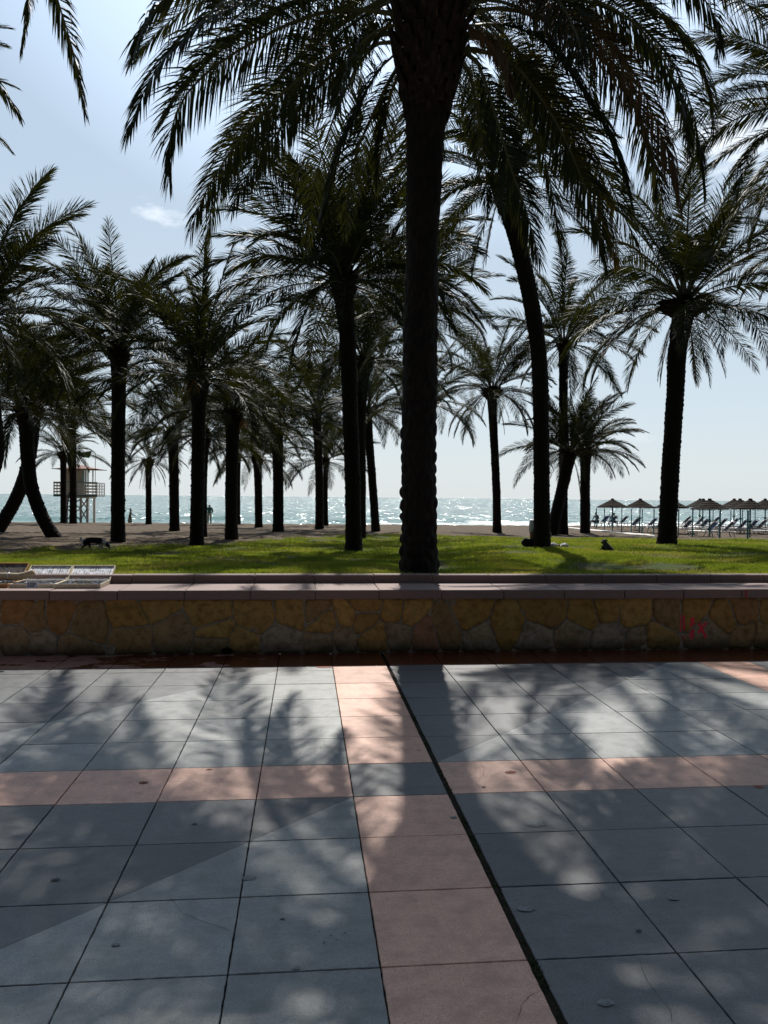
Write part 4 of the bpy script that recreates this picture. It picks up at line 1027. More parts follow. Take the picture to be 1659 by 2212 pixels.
# ------------------------------------------------------------------ thatched umbrellas
t = NT('thatch'); p = t.pos(True); f = t.noise(p, 30, 5, .7, (1, 1, 2)); g2 = t.noise(p, 6, 3)
c = t.ramp(f, [(.3, (.010, .008, .006)), (.55, (.028, .021, .016)), (.8, (.075, .058, .044))])
M['thatch'] = t.done(t.bsdf(t.mix(t.ramp(g2, [(.4, .5), (.65, 0)]), c, (.03, .022, .016)), .95, .1, t.bump(f, 1, .03)))
def umbrella_proto(seed, rad=1.08):
    g = random.Random(seed); root = empty('beach_umbrella', (0, 0, 0))
    MB().tube([(0, 0, -.3), (0, 0, 2.15)], .045, 10).build('pole', M['teal_paint'], root, True)
    mb = MB(); mb.tube([(0, 0, 1.02), (0, 0, 1.05)], .19, 16); mb.tube([(0, 0, .9), (0, 0, 1.02)], [.05, .11], 10); mb.build('drink_shelf', M['teal_paint'], root)
    # layered straw cone
    mb = MB(); N = 44; tiers = 5; prof = []
    for k in range(tiers):
        t0, t1 = k/tiers, (k+1)/tiers
        r0_, r1_ = .07+(rad-.07)*t0, .07+(rad-.07)*t1
        z0, z1 = 2.33-.55*t0**.92, 2.33-.55*t1**.92
        prof += [(r0_*1.0, z0+.0), (r0_*.35+r1_*.65, z0*.35+z1*.65+.022), (r1_+.03, z1+.015), (r1_+.03, z1-.035), (r1_-.05, z1-.012)]
    vs = []; fs = []
    for (r_, z_) in prof:
        for k in range(N):
            a = 2*math.pi*k/N; j = 1+.045*noise.noise(Vector((math.cos(a)*3, math.sin(a)*3, r_*3+seed)))+g.uniform(-.012, .012)
            vs.append((math.cos(a)*r_*j, math.sin(a)*r_*j, z_+g.uniform(-.008, .008)))
    m_ = len(prof)
    for i in range(m_-1):
        for k in range(N): fs.append((i*N+k, i*N+(k+1) % N, (i+1)*N+(k+1) % N, (i+1)*N+k))
    n0 = len(vs); vs.append((0, 0, 2.36)); fs += [(n0, (k+1) % N, k) for k in range(N)]
    n1 = len(vs); vs.append((0, 0, 2.1)); fs += [(n1, (m_-1)*N+k, (m_-1)*N+(k+1) % N) for k in range(N)]
    mb.add(vs, fs); mb.tube([(0, 0, 2.27), (0, 0, 2.40)], [.13, .10], 12)
    mb.build('thatch_roof', M['thatch'], root)
    fr = MB()
    for k in range(520):
        a = g.uniform(0, 6.283); r_ = rad*g.uniform(.93, 1.03); L = g.uniform(.05, .17); w = .007; z = 1.79
        p0 = Vector((math.cos(a)*r_, math.sin(a)*r_, z)); tg = Vector((-math.sin(a), math.cos(a), 0))*w; e = p0+Vector((math.cos(a)*.03+g.uniform(-.03, .03), math.sin(a)*.03+g.uniform(-.03, .03), -L))
        fr.add([p0-tg, p0+tg, e], [(0, 1, 2)])
    fr.build('straw_fringe', M['thatch'], root)
    rb = MB()
    for k in range(8):
        a = k*math.pi/4; rb.bar((math.cos(a)*.04, math.sin(a)*.04, 1.98), (math.cos(a)*rad*.92, math.sin(a)*rad*.92, 1.80), .02)
    rb.build('ribs', M['tray_wood'], root)
    return root
UP = [umbrella_proto(1), umbrella_proto(2, 1.02)]
UMB = [(1322.7, 1147, 55, 'thatched umbrella farthest left in the rows, over the seated couple'), (1381, 1148, 54, 'second thatched umbrella from the left, standing clear of the others'),
       (1449.5, 1151, 52, 'thatched umbrella half hidden behind the palm trunk with the flat nest'), (1517, 1143, 58, 'thatched umbrella whose roof peeks out left behind the pale brown one'),
       (1533, 1161, 46, 'paler brown thatched umbrella in the front row with ragged straw edge'), (1585, 1142, 60, 'farthest back thatched umbrella, small between two larger roofs'),
       (1600, 1149, 53, 'middle row thatched umbrella directly left of the big dark one'), (1619.7, 1163, 45, 'big dark thatched umbrella at the front right'), (1653, 1145, 56, 'thatched umbrella cut off by the right edge'),
       (1511, 1139, 63, 'thatched umbrella in the last row, almost wholly hidden by two roofs')]
first = True
for i, (px, py, d, lab) in enumerate(UMB):
    P = at_y(px, py, d); z = ground_z(P.x, d)
    src = UP[i % 2]
    o = src if i < 2 else copy_tree(src)
    o.location = (P.x, d, z); o.rotation_euler.z = i*1.3; s_ = (at_y(px, 1076.8, d).z-z)/2.40
    o.scale = (1, 1, s_); o.rotation_euler.x = R((-1.5, 1, 2, -1, 1.5, 0, -2, 1, 1, 0)[i])
    tag(o, lab, 'umbrella', 'thatched beach umbrellas')
# ------------------------------------------------------------------ sun loungers
def lounger_proto():
    root = empty('sun_lounger', (0, 0, 0))     # lies along x, head at +x
    mb = MB()
    for s in (-1, 1):
        mb.tube([(-1.0, s*.3, .31), (-.9, s*.31, .335), (.3, s*.31, .335), (.92, s*.31, .33)], .03, 8)
    mb.box((-.98, 0, .32), (.05, .6, .05)); mb.box((.9, 0, .32), (.05, .6, .05)); mb.box((.25, 0, .31), (.05, .6, .04))
    for k in range(9): mb.box((-.86+k*.13, 0, .338), (.085, .56, .018))
    mb.build('frame', M['white_plastic'], root, bevel=.006)
    for sx in (-1, 1):
        for s in (-1, 1):
            m2 = MB(); x = .72*sx
            m2.tube([(x, s*.3, .32), (x+.02*sx, s*.31, .2), (x+.13*sx, s*.32, .0)], [.04, .035, .03], 8)
            m2.build('leg', M['white_plastic'], root, True)
    # raised backrest
    A = Vector((.28, 0, .35)); a = R(47); D = Vector((math.cos(a), 0, math.sin(a))); L = .82
    bk = MB()
    for s in (-1, 1): bk.tube([A+Vector((0, s*.29, 0)), A+D*L*.5+Vector((0, s*.29, 0)), A+D*L+Vector((0, s*.27, 0))], .028, 8)
    e = A+D*L; bk.tube([e+Vector((0, -.27, 0)), e+Vector((.01, 0, .015)), e+Vector((0, .27, 0))], .028, 8)
    bk.build('backrest', M['white_plastic'], root, True)
    rot = Matrix.Rotation(-a, 3, 'Y')
    MB().box(A+D*L*.5, (L*.86, .5, .012), 0, rot).build('backrest_mesh', M['blue_mesh'], root)
    pr = MB(); pr.bar(A+D*.45+Vector((0, .22, 0)), (.78, .24, .32), .02); pr.bar(A+D*.45+Vector((0, -.22, 0)), (.78, -.24, .32), .02); pr.build('prop', M['white_plastic'], root)
    for s in (-1, 1): MB().tube([(.05, s*.33, .34), (.1, s*.36, .50), (.36, s*.36, .53), (.52, s*.33, .50)], .02, 8).build('armrest', M['white_plastic'], root, True)
    return root
LP = lounger_proto()
RG = lambda X, Y: (1206.9+X*.2725, 1042.3+Y*.2726)
LO = [(325,350), (385,352), (470,352), (560,378), (690,378), (760,398), (800,352), (962,360), (965,398), (1060,372), (1150,428), (1195,360), (1272,432), (1335,380), (1395,402), (1480,400), (1545,405), (1590,360), (1632,385), (1650,425), (1100,395), (1240,385)]
LL = ['lounger with the bare backed man seated on its foot end', 'lounger the seated woman rests on, beside the first umbrella pole', 'lounger just right of the first umbrella pole', 'lounger left of the second umbrella pole, its back raised',
      'lounger right of the second umbrella pole, its back raised', 'lounger running in behind the palm trunk from the left', 'lounger behind the second umbrella, close to the surf', 'rear lounger just right of the palm trunk',
      'front lounger with bright blue back just right of the palm trunk', 'lounger between the palm trunk and the pale brown umbrella, further back', 'front row lounger left of the pale brown umbrella pole', 'lounger behind the pale brown umbrella pole',
      'front row lounger right of the pale brown umbrella pole', 'back row lounger between the two front umbrellas', 'lounger with navy back midway between the two front umbrellas', 'lounger left of the big dark umbrella pole',
      'lounger right behind the big dark umbrella pole', 'farthest lounger near the right edge', 'middle row lounger near the right edge', 'nearest lounger, cut off by the right edge',
      'lounger behind the front row, left of the pale brown umbrella', 'lounger in the second row, right behind the pale brown umbrella']
for i, (X, Y) in enumerate(LO):
    px, py = RG(X, Y); P = on_ground(px, py, 20, 66)
    o = LP if i == 0 else copy_tree(LP)
    o.location = P; o.rotation_euler.z = R(-60+(i*7 % 5)*2.5); tag(o, 'white '+LL[i], 'sun lounger', 'white sun loungers under the umbrellas')
# rope posts
PO = [(297,375), (360,380), (425,384), (498,392), (575,401), (660,410), (753,421), (948,433), (1060,438), (1276,447), (1497,449), (1222,352), (1363,352), (1455,356), (1555,352)]
pp = MB(); pp.tube([(0, 0, -.3), (0, 0, 1.5)], .035, 8); pp.tube([(0, 0, 1.46), (0, 0, 1.53)], .042, 8)
pme = pp.mesh('post', M['teal_paint'])
for i, (X, Y) in enumerate(PO):
    px, py = RG(X, Y); P = on_ground(px, py, 20, 66) if i < 11 else at_y(px, py, 60)
    if i >= 11: P.z = ground_z(P.x, 60)
    o = link('post', pme, None, P)
    top_ = {0: 205, 10: 222}.get(i, 205+12*(i/10) if i < 11 else 218); s_ = (at_y(px, 1042.3+top_*.2726, P.y).z-P.z)/1.53; o.scale = (1, 1, s_)
    wh = ['at the left end, in front of the seated man', 'second from the left end, beside the seated man', 'close beside the pole of the first umbrella', 'between the first and second umbrella', 'just left of the second umbrella pole', 'just right of the second umbrella pole',
          'left of the palm trunk with the flat nest', 'right of the palm trunk with the flat nest', 'left of the pale brown umbrella pole', 'right of the pale brown umbrella pole', 'touching the big dark umbrella pole on its left',
          'in the back row behind the pale brown umbrella', 'in the back row left of the farthest umbrella', 'in the back row left of the big dark umbrella', 'in the back row right of the big dark umbrella'][i]
    tag(o, 'thin teal post '+wh, 'post', 'thin teal posts around the umbrellas')
# pale boardwalk
pth = [RG(x, y) for x, y in ((-40, 345), (80, 358), (250, 378), (420, 392), (560, 405), (700, 418), (760, 428))]
L = []; Rr = []
for px, py in pth:
    P = on_ground(px, py-1.3, 20, 66); Q = on_ground(px, py+1.6, 20, 66); L.append(P+Vector((0, 0, .035))); Rr.append(Q+Vector((0, 0, .035)))
n = len(L); bw = MB(); bw.add([*L, *Rr, *[p-Vector((0, 0, .12)) for p in Rr], *[p-Vector((0, 0, .12)) for p in L]], [f for k in range(n-1) for f in ((k, n+k, n+k+1, k+1), (n+k, 2*n+k, 2*n+k+1, n+k+1), (k+1, 3*n+k+1, 3*n+k, k))])
tag(bw.build('path', M['concrete']), kind='structure')
# ------------------------------------------------------------------ seated couple on the loungers
P = on_ground(*RG(300, 352), 20, 66)
root = person(P, R(200), 'bare backed man in dark shorts sitting on a lounger facing the sea')
J = dict(hip=(0,0,.46), waist=(0,.02,.62), chest=(.0,-.02,.86), neck=(0,-.08,1.03), head=(0,-.10,1.15), shl=(-.19,-.03,.95), ell=(-.30,-.08,.70), wrl=(-.17,-.30,.56), shr=(.19,-.03,.95), elr=(.30,-.08,.70), wrr=(.17,-.30,.56),
         lgl=(-.1,-.05,.45), knl=(-.22,-.46,.5), anl=(-.22,-.50,.09), tol=(-.23,-.64,.04), lgr=(.1,-.05,.45), knr=(.22,-.46,.5), anr=(.22,-.50,.09), tor=(.23,-.64,.04))
human(root, J, [('shorts', 'navy_shorts', *SHORTS, .03)], 'short', (0, -1, 0), 'skin_tan')
P = on_ground(*RG(436, 352), 20, 66)
root = person(P, R(150), 'dark haired woman in black sitting behind the first umbrella pole')
J = dict(J); J['ell'] = (-.26,-.12,.72); J['wrl'] = (-.14,-.34,.78)
human(root, J, [('top', 'dark_cloth', *SHIRT, .022), ('trousers', 'dark_cloth', *TROUS, .02)], 'long', (0, -1, 0), 'skin_tan')
P = on_ground(*RG(402, 352), 20, 66)
mb = MB(); mb.tube([(0, 0, 0), (0, 0, .18), (0, 0, .23), (0, 0, .32)], [.045, .045, .018, .018], 10)
tb = MB(); tb.tube([(0, 0, .9), (0, 0, .93)], .2, 14); tb.tube([(0, 0, -.1), (0, 0, .9)], .025, 8)
tag(tb.build('side_table', M['teal_paint'], loc=P), 'small round teal table between the seated man and the dark haired woman', 'table')
tag(mb.build('bottle', M['glass_bottle'], loc=P+Vector((0, 0, .93))), 'dark bottle standing on the small table between the seated couple', 'bottle')
# ------------------------------------------------------------------ lifeguard tower
TY = 69.0
TG = lambda X, Y: (82.3+X*.1819, 932.6+Y*.1819)
def tw(X, Y, y=TY): return at_y(*TG(X, Y), y)
b0 = tw(458, 1060); gz = b0.z
root = empty('lifeguard_tower', (b0.x, TY, gz), label='white wooden lifeguard tower with brown hipped roof, railed deck and ladder', cat='lifeguard tower')
def lc(X, Y, dy=0): q = tw(X, Y); return Vector((q.x-b0.x, dy, q.z-gz))
zdeck = lc(458, 757).z; x0, x1 = lc(205, 700).x, lc(712, 700).x; xl0, xl1 = lc(345, 700).x, lc(608, 700).x
mb = MB().box(((x0+x1)/2, .9, zdeck-.04), (x1-x0, 2.6, .1)); mb.box(((xl0+xl1)/2, .9, zdeck-.16), (xl1-xl0+.1, 2.4, .14)); mb.build('deck', M['white_paint'], root)
for xx in (lc(352, 0).x, lc(518, 0).x, lc(596, 0).x):
    for yy in (-.2, 2.0): MB().bar((xx, yy, -.6), (xx, yy, zdeck-.2), .17).build('leg', M['white_paint'], root)
br = MB(); za, zb, zc = zdeck-.3, zdeck*.5, .1
xa, xb, xc = lc(352, 0).x, lc(518, 0).x, lc(596, 0).x
for (p, q) in ((xa, xb), (xb, xc)):
    for (z0_, z1_) in ((za, zb), (zb, zc)):
        br.bar((p, -.31, z0_), (q, -.31, z1_), .05, .10); br.bar((q, -.26, z0_), (p, -.26, z1_), .05, .10)
br.build('cross_braces', M['white_paint'], root)
ld = MB(); lx0, lx1 = lc(338, 0).x, lc(385, 0).x
for xx in (lx0, lx1): ld.bar((xx-.12, -1.0, -.15), (xx+.04, -.42, zdeck+.25), .06)
for k in range(8):
    t_ = (k+.7)/8.3; ld.bar((lx0-.12+.16*t_, -1.0+.58*t_, zdeck*t_), (lx1-.12+.16*t_, -1.0+.58*t_, zdeck*t_), .045)
ld.build('ladder', M['brown_cloth'], root)
rl = MB(); zt = lc(458, 603).z; hh = zt-zdeck
def rail(p, q):
    p = Vector(p); q = Vector(q)
    for k in range(5): z = zdeck+.06+(hh-.1)*k/4; rl.bar((p.x, p.y, z), (q.x, q.y, z), .035, .12)
    n = max(1, int((q-p).length/.62))
    for k in range(n+1): c_ = p.lerp(q, k/n); rl.bar((c_.x, c_.y, zdeck-.05), (c_.x, c_.y, zt), .07)
rail((x0, -.38, 0), (lc(330, 0).x, -.38, 0)); rail((lc(400, 0).x, -.38, 0), (x1, -.38, 0)); rail((x0, -.36, 0), (x0, 2.1, 0)); rail((x1, -.36, 0), (x1, 2.1, 0)); rail((x0, 2.15, 0), (x1, 2.15, 0))
rl.build('railing', M['white_paint'], root)
tr_ = MB().bar((x0-.04, -.39, zt+.025), (x1+.04, -.39, zt+.025), .09, .05); tr_.bar((x0-.04, -.43, zdeck-.04), (x1+.04, -.43, zdeck-.04), .03, .12); tr_.build('rail_cap', M['teal_paint'], root)
cx0, cx1 = lc(337, 0).x, lc(548, 0).x; zr = lc(458, 442).z
xg = lc(522, 0).x
cab = MB()
cab.box(((cx0+xg)/2, .75, (zdeck+zr)/2), (xg-cx0, 1.5, zr-zdeck))
for k in range(7): cab.box((cx0+(xg-cx0)*(k+.5)/7, -.005, (zdeck+zr)/2), (.02, .02, zr-zdeck-.04))
cab.build('cabin', M['cream_paint'], root)
t = NT('window_glass'); M['pane'] = t.done(t.bsdf((.45, .62, .6), .08, .6))
wn = MB(); wn.box(((xg+cx1)/2+.003, .75, (zdeck+zr)/2+.35), (cx1-xg, 1.44, (zr-zdeck)*.66)); wn.build('window', M['pane'], root)
MB().box(((xg+cx1)/2, .75, zdeck+.35), (cx1-xg, 1.44, .55)).build('window_panel', M['cream_paint'], root)
for yy in (-.3, 2.0): MB().bar((lc(577, 0).x, yy, zdeck), (lc(577, 0).x, yy, zr+.02), .1).build('roof_post', M['white_paint'], root)
rx0, rx1 = lc(250, 0).x, lc(690, 0).x; ax = lc(465, 0).x; za = lc(465, 390).z; ze = lc(465, 440).z
ex0, ex1 = lc(195, 0).x, lc(730, 0).x
rf = MB(); ry0, ry1 = -.75, 2.5
vs = [(rx0, ry0, ze), (rx1, ry0, ze), (rx1, ry1, ze), (rx0, ry1, ze), (ax-.15, .8, za), (ax+.15, .9, za)]
rf.add(vs, [(0, 1, 5, 4), (1, 2, 5), (2, 3, 4, 5), (3, 0, 4), (3, 2, 1, 0)])
rf.build('roof', M['roof_brown'], root)
MB().box(((ex0+ex1)/2, .87, ze-.03), (ex1-ex0, 3.4, .045)).build('eaves_board', M['roof_brown'], root)
fp = lc(690, 610); MB().tube([(fp.x, -.3, zdeck), (fp.x, -.3, lc(690, 250).z)], .025, 8).build('flagpole', M['steel'], root)
# flag: streams left in the wind
F4 = [lc(688, 232), lc(655, 318), lc(620, 315), lc(470, 245)]
fl = MB(); nx, ny = 14, 6; vs = []
for i in range(nx+1):
    for j in range(ny+1):
        s_, t_ = i/nx, j/ny
        a_ = lc(650, 232).lerp(lc(612, 318), t_); b_ = lc(462, 246).lerp(lc(478, 288), t_)
        q = a_.lerp(b_, s_); q.y = -.3+.12*math.sin(s_*9+t_*2); q.z += .06*math.sin(s_*7+1)*(.3+s_); vs.append(q)
fl.add(vs, [(i*(ny+1)+j, (i+1)*(ny+1)+j, (i+1)*(ny+1)+j+1, i*(ny+1)+j+1) for i in range(nx) for j in range(ny)])
fo = fl.build('flag', M['flag_green'], None, True, loc=(b0.x, TY, gz)); sdm = fo.modifiers.new('t', 'SOLIDIFY'); sdm.thickness = .01
tag(fo, 'green flag streaming left from the pole of the lifeguard tower', 'flag')
MB().tube([lc(690, 234)+Vector((0, -.3, 0)), lc(650, 234)+Vector((0, -.25, 0))], .01, 5).build('flag_rope', M['steel'], root)
# ------------------------------------------------------------------ person leaning on the far side of the slender palm
Bp = on_ground(1171, 1185)
k_ = (Bp-CAM).dot(fw)/F
G = lambda x, y, dy: at_y(x, y, Bp.y+dy)-Bp
root = person(Bp, 0, 'person in dark trousers and white sleeve sitting against the leaning palm, mostly hidden')
knee = G(1131, 1172, .25); hipp = G(1160, 1180, .28); foot = G(1150, 1183, .5)
J = {'hip': (hipp.x+.02, .33, .12, .12), 'lgl': (hipp.x-.04, .30, .10, .095), 'knl': (knee.x+.03, .22, .125, .072), 'kt': (knee.x-.015, .235, .165, .05), 'cal': ((knee.x+foot.x)/2-.02, .42, .07, .06), 'anl': (foot.x, .62, .06, .045), 'tol': (foot.x+.13, .66, .05, .04),
     'lgr': (hipp.x+.16, .36, .10, .095), 'knr': (hipp.x+.35, .62, .30, .07), 'anr': (hipp.x+.30, .95, .06, .045), 'tor': (hipp.x+.30, 1.07, .04, .04),
     'waist': (hipp.x+.03, .34, .26, .11), 'chest': (hipp.x+.03, .33, .46, .13), 'neck': (hipp.x+.03, .36, .63, .05), 'head': (hipp.x+.03, .40, .74, .085), 'crown': (hipp.x+.03, .40, .83, .075),
     'shl': (hipp.x-.11, .30, .53, .058)}
el = G(1149, 1164, .18); J['ell'] = (el.x, .20, el.z+.01, .042); J['wrl'] = (el.x+.16, .42, el.z+.12, .028); J['pal'] = (el.x+.22, .48, el.z+.16, .028)
J['shr'] = (hipp.x+.18, .32, .53, .058); J['elr'] = (hipp.x+.26, .42, .3, .042); J['wrr'] = (hipp.x+.2, .6, .3, .028); J['par'] = (hipp.x+.18, .68, .31, .028)
for q in range(4):
    J['f%d' % q] = (el.x+.28, .50+.02*q, el.z+.17-.012*q, .008); J['g%d' % q] = (hipp.x+.13+.02*q, .76, .30, .008)
J['ft'] = (el.x+.24, .45, el.z+.20, .009)
ed = chain('hip', 'waist', 'chest', 'neck', 'head', 'crown')+chain('hip', 'lgl', 'knl', 'cal', 'anl', 'tol')+[('knl', 'kt')]+chain('hip', 'lgr', 'knr', 'anr', 'tor')+chain('chest', 'shl', 'ell', 'wrl', 'pal')+chain('chest', 'shr', 'elr', 'wrr', 'par')+[('pal', 'f%d' % q) for q in range(4)]+[('par', 'g%d' % q) for q in range(4)]+[('wrl', 'ft')]
skin('body', J, ed, M['skin'], root)
gj = lambda ns, gr: {n: (*J[n][:3], J[n][3]+gr) for n in ns}
skin('trousers', gj(['hip', 'waist', 'lgl', 'knl', 'kt', 'cal', 'anl', 'lgr', 'knr', 'anr'], .018), chain('hip', 'waist')+chain('hip', 'lgl', 'knl', 'cal', 'anl')+[('knl', 'kt')]+chain('hip', 'lgr', 'knr', 'anr'), M['dark_cloth'], root)
q = gj(['chest', 'waist', 'shl', 'shr'], .02); e1 = Vector(J['shl'][:3]).lerp(Vector(J['ell'][:3]), .72); q['e1'] = (*e1, .062); e2 = Vector(J['shr'][:3]).lerp(Vector(J['elr'][:3]), .6); q['e2'] = (*e2, .062)
skin('shirt', q, chain('chest', 'waist')+chain('chest', 'shl', 'e1')+chain('chest', 'shr', 'e2'), M['white_cloth'], root)
skin('hair', {'a': (J['head'][0], .39, .80, .095), 'b': (J['head'][0], .36, .72, .085)}, [('a', 'b')], M['hair'], root)
# belongings right of the trunk
def crumple(px, py, sx, sy, sz, mat, seed, name, label, cat, dy=0):
    P = on_ground(px, py); mb = MB(); nu, nv = 28, 18; vs = []
    for j in range(nv+1):
        th = math.pi*j/nv
        for i in range(nu):
            ph = 2*math.pi*i/nu; d = Vector((math.sin(th)*math.cos(ph), math.sin(th)*math.sin(ph), math.cos(th)))
            k = 1+.35*noise.noise(d*2.2+Vector((seed, 0, 0)))+.22*noise.noise(d*5+Vector((0, seed, 0)))
            vs.append((d.x*sx*k, d.y*sy*k, max(-.01, sz*.75+d.z*sz*k)))
    mb.add(vs, [(j*nu+i, (j+1)*nu+i, (j+1)*nu+(i+1) % nu, j*nu+(i+1) % nu) for j in range(nv) for i in range(nu)])
    return tag(mb.build(name, M[mat], loc=P), label, cat)
crumple(1219, 1183, .085, .07, .05, 'bag_white', 3, 'plastic_bag', 'crumpled white plastic bag on the grass right of the leaning palm', 'bag')
crumple(1195, 1182, .085, .07, .052, 'white_cloth', 8, 'towel', 'pale folded towel against the foot of the leaning palm', 'towel')
crumple(1206, 1182, .075, .06, .028, 'brown_cloth', 5, 'sandals', 'dark brown item lying between the towel and the white bag', 'belongings')
# ------------------------------------------------------------------ black and white dog, sniffing the ground, facing right
P = on_ground(210, 1187); s = (P-CAM).dot(fw)/F*64/1.0          # 64 px from tail to nose
root = empty('dog', P, label='black and white long haired dog sniffing the ground with lowered head', cat='dog')
def D(x, y, dy=0, r=.05, r2=None): return ((x-213)/64*s, dy*s, (1187-y)/64*s, r*s, (r2 or r)*s)
dj = {'mid': D(208,1166,0,.112,.105), 'rump': D(192,1167,0,.125,.11), 'chest': D(220,1168,0,.128,.115), 'sho': D(226.5,1169.5,0,.10,.09), 'neck': D(232,1174,-.01,.085), 'head': D(236,1178,-.02,.072), 'muz': D(239.5,1182,-.03,.038), 'nose': D(242,1184,-.035,.024),
      'th1': D(187,1172,-.08,.085), 'kn1': D(190,1178,-.09,.045), 'hk1': D(183,1180.5,-.09,.026), 'pw1': D(182,1186,-.09,.024), 'tp1': D(184.5,1186.6,-.09,.024),
      'th2': D(191,1172,.08,.085), 'kn2': D(197,1178,.09,.045), 'hk2': D(194.5,1181.5,.09,.026), 'pw2': D(199,1186,.09,.024), 'tp2': D(202.5,1186.6,.09,.026),
      'el1': D(220,1174,-.08,.055), 'wr1': D(219,1181,-.08,.028), 'fp1': D(220,1186,-.08,.024), 'ft1': D(222.5,1186.6,-.08,.025),
      'el2': D(223,1174,.08,.055), 'wr2': D(221,1181,.08,.028), 'fp2': D(223.5,1186,.08,.024), 'ft2': D(226,1186.6,.08,.025),
      'tl1': D(184.5,1168,0,.045), 'tl2': D(181,1170,0,.05), 'tl3': D(179,1165.5,0,.055), 'tl4': D(178.5,1160,0,.03),
      'ea1': D(234.5,1174.5,-.07,.03), 'ea1b': D(233,1178.5,-.095,.018), 'ea2': D(235.5,1174.5,.06,.03), 'ea2b': D(236,1178,.085,.018)}
ed = chain('mid', 'chest', 'sho', 'neck', 'head', 'muz', 'nose')+chain('mid', 'rump', 'tl1', 'tl2', 'tl3', 'tl4')+chain('rump', 'th1', 'kn1', 'hk1', 'pw1', 'tp1')+chain('rump', 'th2', 'kn2', 'hk2', 'pw2', 'tp2')+chain('sho', 'el1', 'wr1', 'fp1', 'ft1')+chain('sho', 'el2', 'wr2', 'fp2', 'ft2')+chain('head', 'ea1', 'ea1b')+chain('head', 'ea2', 'ea2b')
def dogfix(c):
    X = c.x/s*64+213; Z = 1187-c.z/s*64
    if X < 185 and Z < 1172: return 1
    if Z > 1182.5 and X > 196 and X < 228: return 1
    if 224 < X < 232.5: return 1 if (X-226)*1.2+(Z-1168)*.1 > 0 else 0
    if 216 < X < 226 and Z > 1174: return 1
    if X > 240.5: return 1
    return 0
skin('body', dj, ed, [M['black_fur'], M['white_fur']], root, 2, fix=dogfix)
fur = MB(); tfur = MB(); g = random.Random(9)
for k in range(520):                  # ragged coat along the belly, chest and tail
    X = g.uniform(184, 232); Z = 1167+g.uniform(-7, 7); 
    if X < 190: X = g.uniform(178, 184); Z = g.uniform(1163, 1176)
    a = D(X, Z, g.uniform(-.10, .02)-.03); L = g.uniform(.03, .07)*s
    white = (X < 184) or (225 < X < 232)
    (tfur if X < 184 else fur).add([(a[0]-.004, a[1], a[2]), (a[0]+.008, a[1], a[2]), (a[0]-L*.7, a[1]-.02, a[2]-L*.8)], [(0, 1, 2)], 1 if white else 0)
fur.build('coat', [M['black_fur'], M['white_fur']], root); tfur.build('tail_fur', [M['black_fur'], M['white_fur']], root)
# ------------------------------------------------------------------ small dark dog lying with its back to us
P = on_ground(1315, 1191); s2 = (P-CAM).dot(fw)/F
root = empty('dog', P, label='small dark grey dog resting on the lawn with its back turned, looking left', cat='dog')
def E_(x, y, dy=0, r=3, r2=None): return ((x-1315)*s2, dy*s2, (1191-y)*s2, r*s2, (r2 or r)*s2)
ej = {'rump': E_(1318.5,1186,0,8.2,6.8), 'back': E_(1314.5,1180,5,6.6,6), 'sho': E_(1310.5,1175.5,9,5.4,5), 'neck': E_(1309.5,1172,10,3.9), 'head': E_(1308.5,1169,9,4.4,4.2), 'muz': E_(1303,1170.5,6,2.5), 'nose': E_(1300,1172,5,1.8),
      'brd': E_(1301.5,1174.5,6,1.7), 'e1': E_(1304.5,1166.3,9,1.3), 'e1b': E_(1302,1168.8,10,1.0), 'e2': E_(1312.5,1165.8,9,1.4), 'e2b': E_(1316.5,1168.8,9,1.2),
      'fl': E_(1307,1184,14,3), 'fp': E_(1303,1190,22,1.9), 'fr': E_(1312,1184,16,3), 'fq': E_(1310,1190,24,1.9), 'hl': E_(1324,1188.5,5,3.4), 'hp': E_(1320,1190,16,2), 'hm': E_(1312,1188.5,4,3.2), 'hq': E_(1309,1190,14,2), 'tail': E_(1325,1190,-4,1.8)}
ed = chain('rump', 'back', 'sho', 'neck', 'head', 'muz', 'nose')+[('muz', 'brd')]+chain('head', 'e1', 'e1b')+chain('head', 'e2', 'e2b')+chain('sho', 'fl', 'fp')+chain('sho', 'fr', 'fq')+chain('rump', 'hl', 'hp')+chain('rump', 'hm', 'hq')+[('rump', 'tail')]
skin('body', ej, ed, [M['grey_fur'], M['light_fur']], root, 2, fix=lambda c: 1 if (c.x/s2+1315 > 1305 and c.x/s2+1315 < 1307.5 and 1191-c.z/s2 > 1170 and 1191-c.z/s2 < 1174) else 0)
cl = MB(); ringp = [Vector(E_(1309.5, 1173, 10)[:3])+Vector((math.cos(a)*4.3*s2, math.sin(a)*4.1*s2, math.cos(a)*.6*s2)) for a in [i*math.pi/8 for i in range(17)]]
cl.tube(ringp, .6*s2, 6); cl.build('collar', M['dark_cloth'], root, True)
# ------------------------------------------------------------------ jewellery cases on the bench
zs = ZT+.002
def jewels(mb, o, ux, uy, un, w, d, nx, ny, g, dens=.95, big=1):
    for i in range(nx):
        for j in range(ny):
            if g.random() > dens: continue
            c = o+ux*((i+.5)/nx*w+g.uniform(-.002, .002))+uy*((j+.5)/ny*d+g.uniform(-.002, .002))
            mi = g.choice((0, 0, 0, 1, 1, 2, 3)); a = g.uniform(0, 6.28); r_ = g.uniform(.004, .0075)*big
            mb.tube([c-ux*r_*1.1+un*.002, c-ux*r_*.4+un*.006, c+ux*r_*.4+un*.006, c+ux*r_*1.1+un*.002], [r_*.3, r_*.75, r_*.75, r_*.3], 6, mi)
M['silver'] = simple('silver', (.62, .62, .64), .18, .5, metal=1); M['gold'] = simple('gold', (.6, .42, .16), .2, .5, metal=1)
M['gem_dark'] = simple('dark_gem', (.02, .025, .05), .12, .8); M['gem_brown'] = simple('brown_gem', (.12, .05, .03), .15, .8)
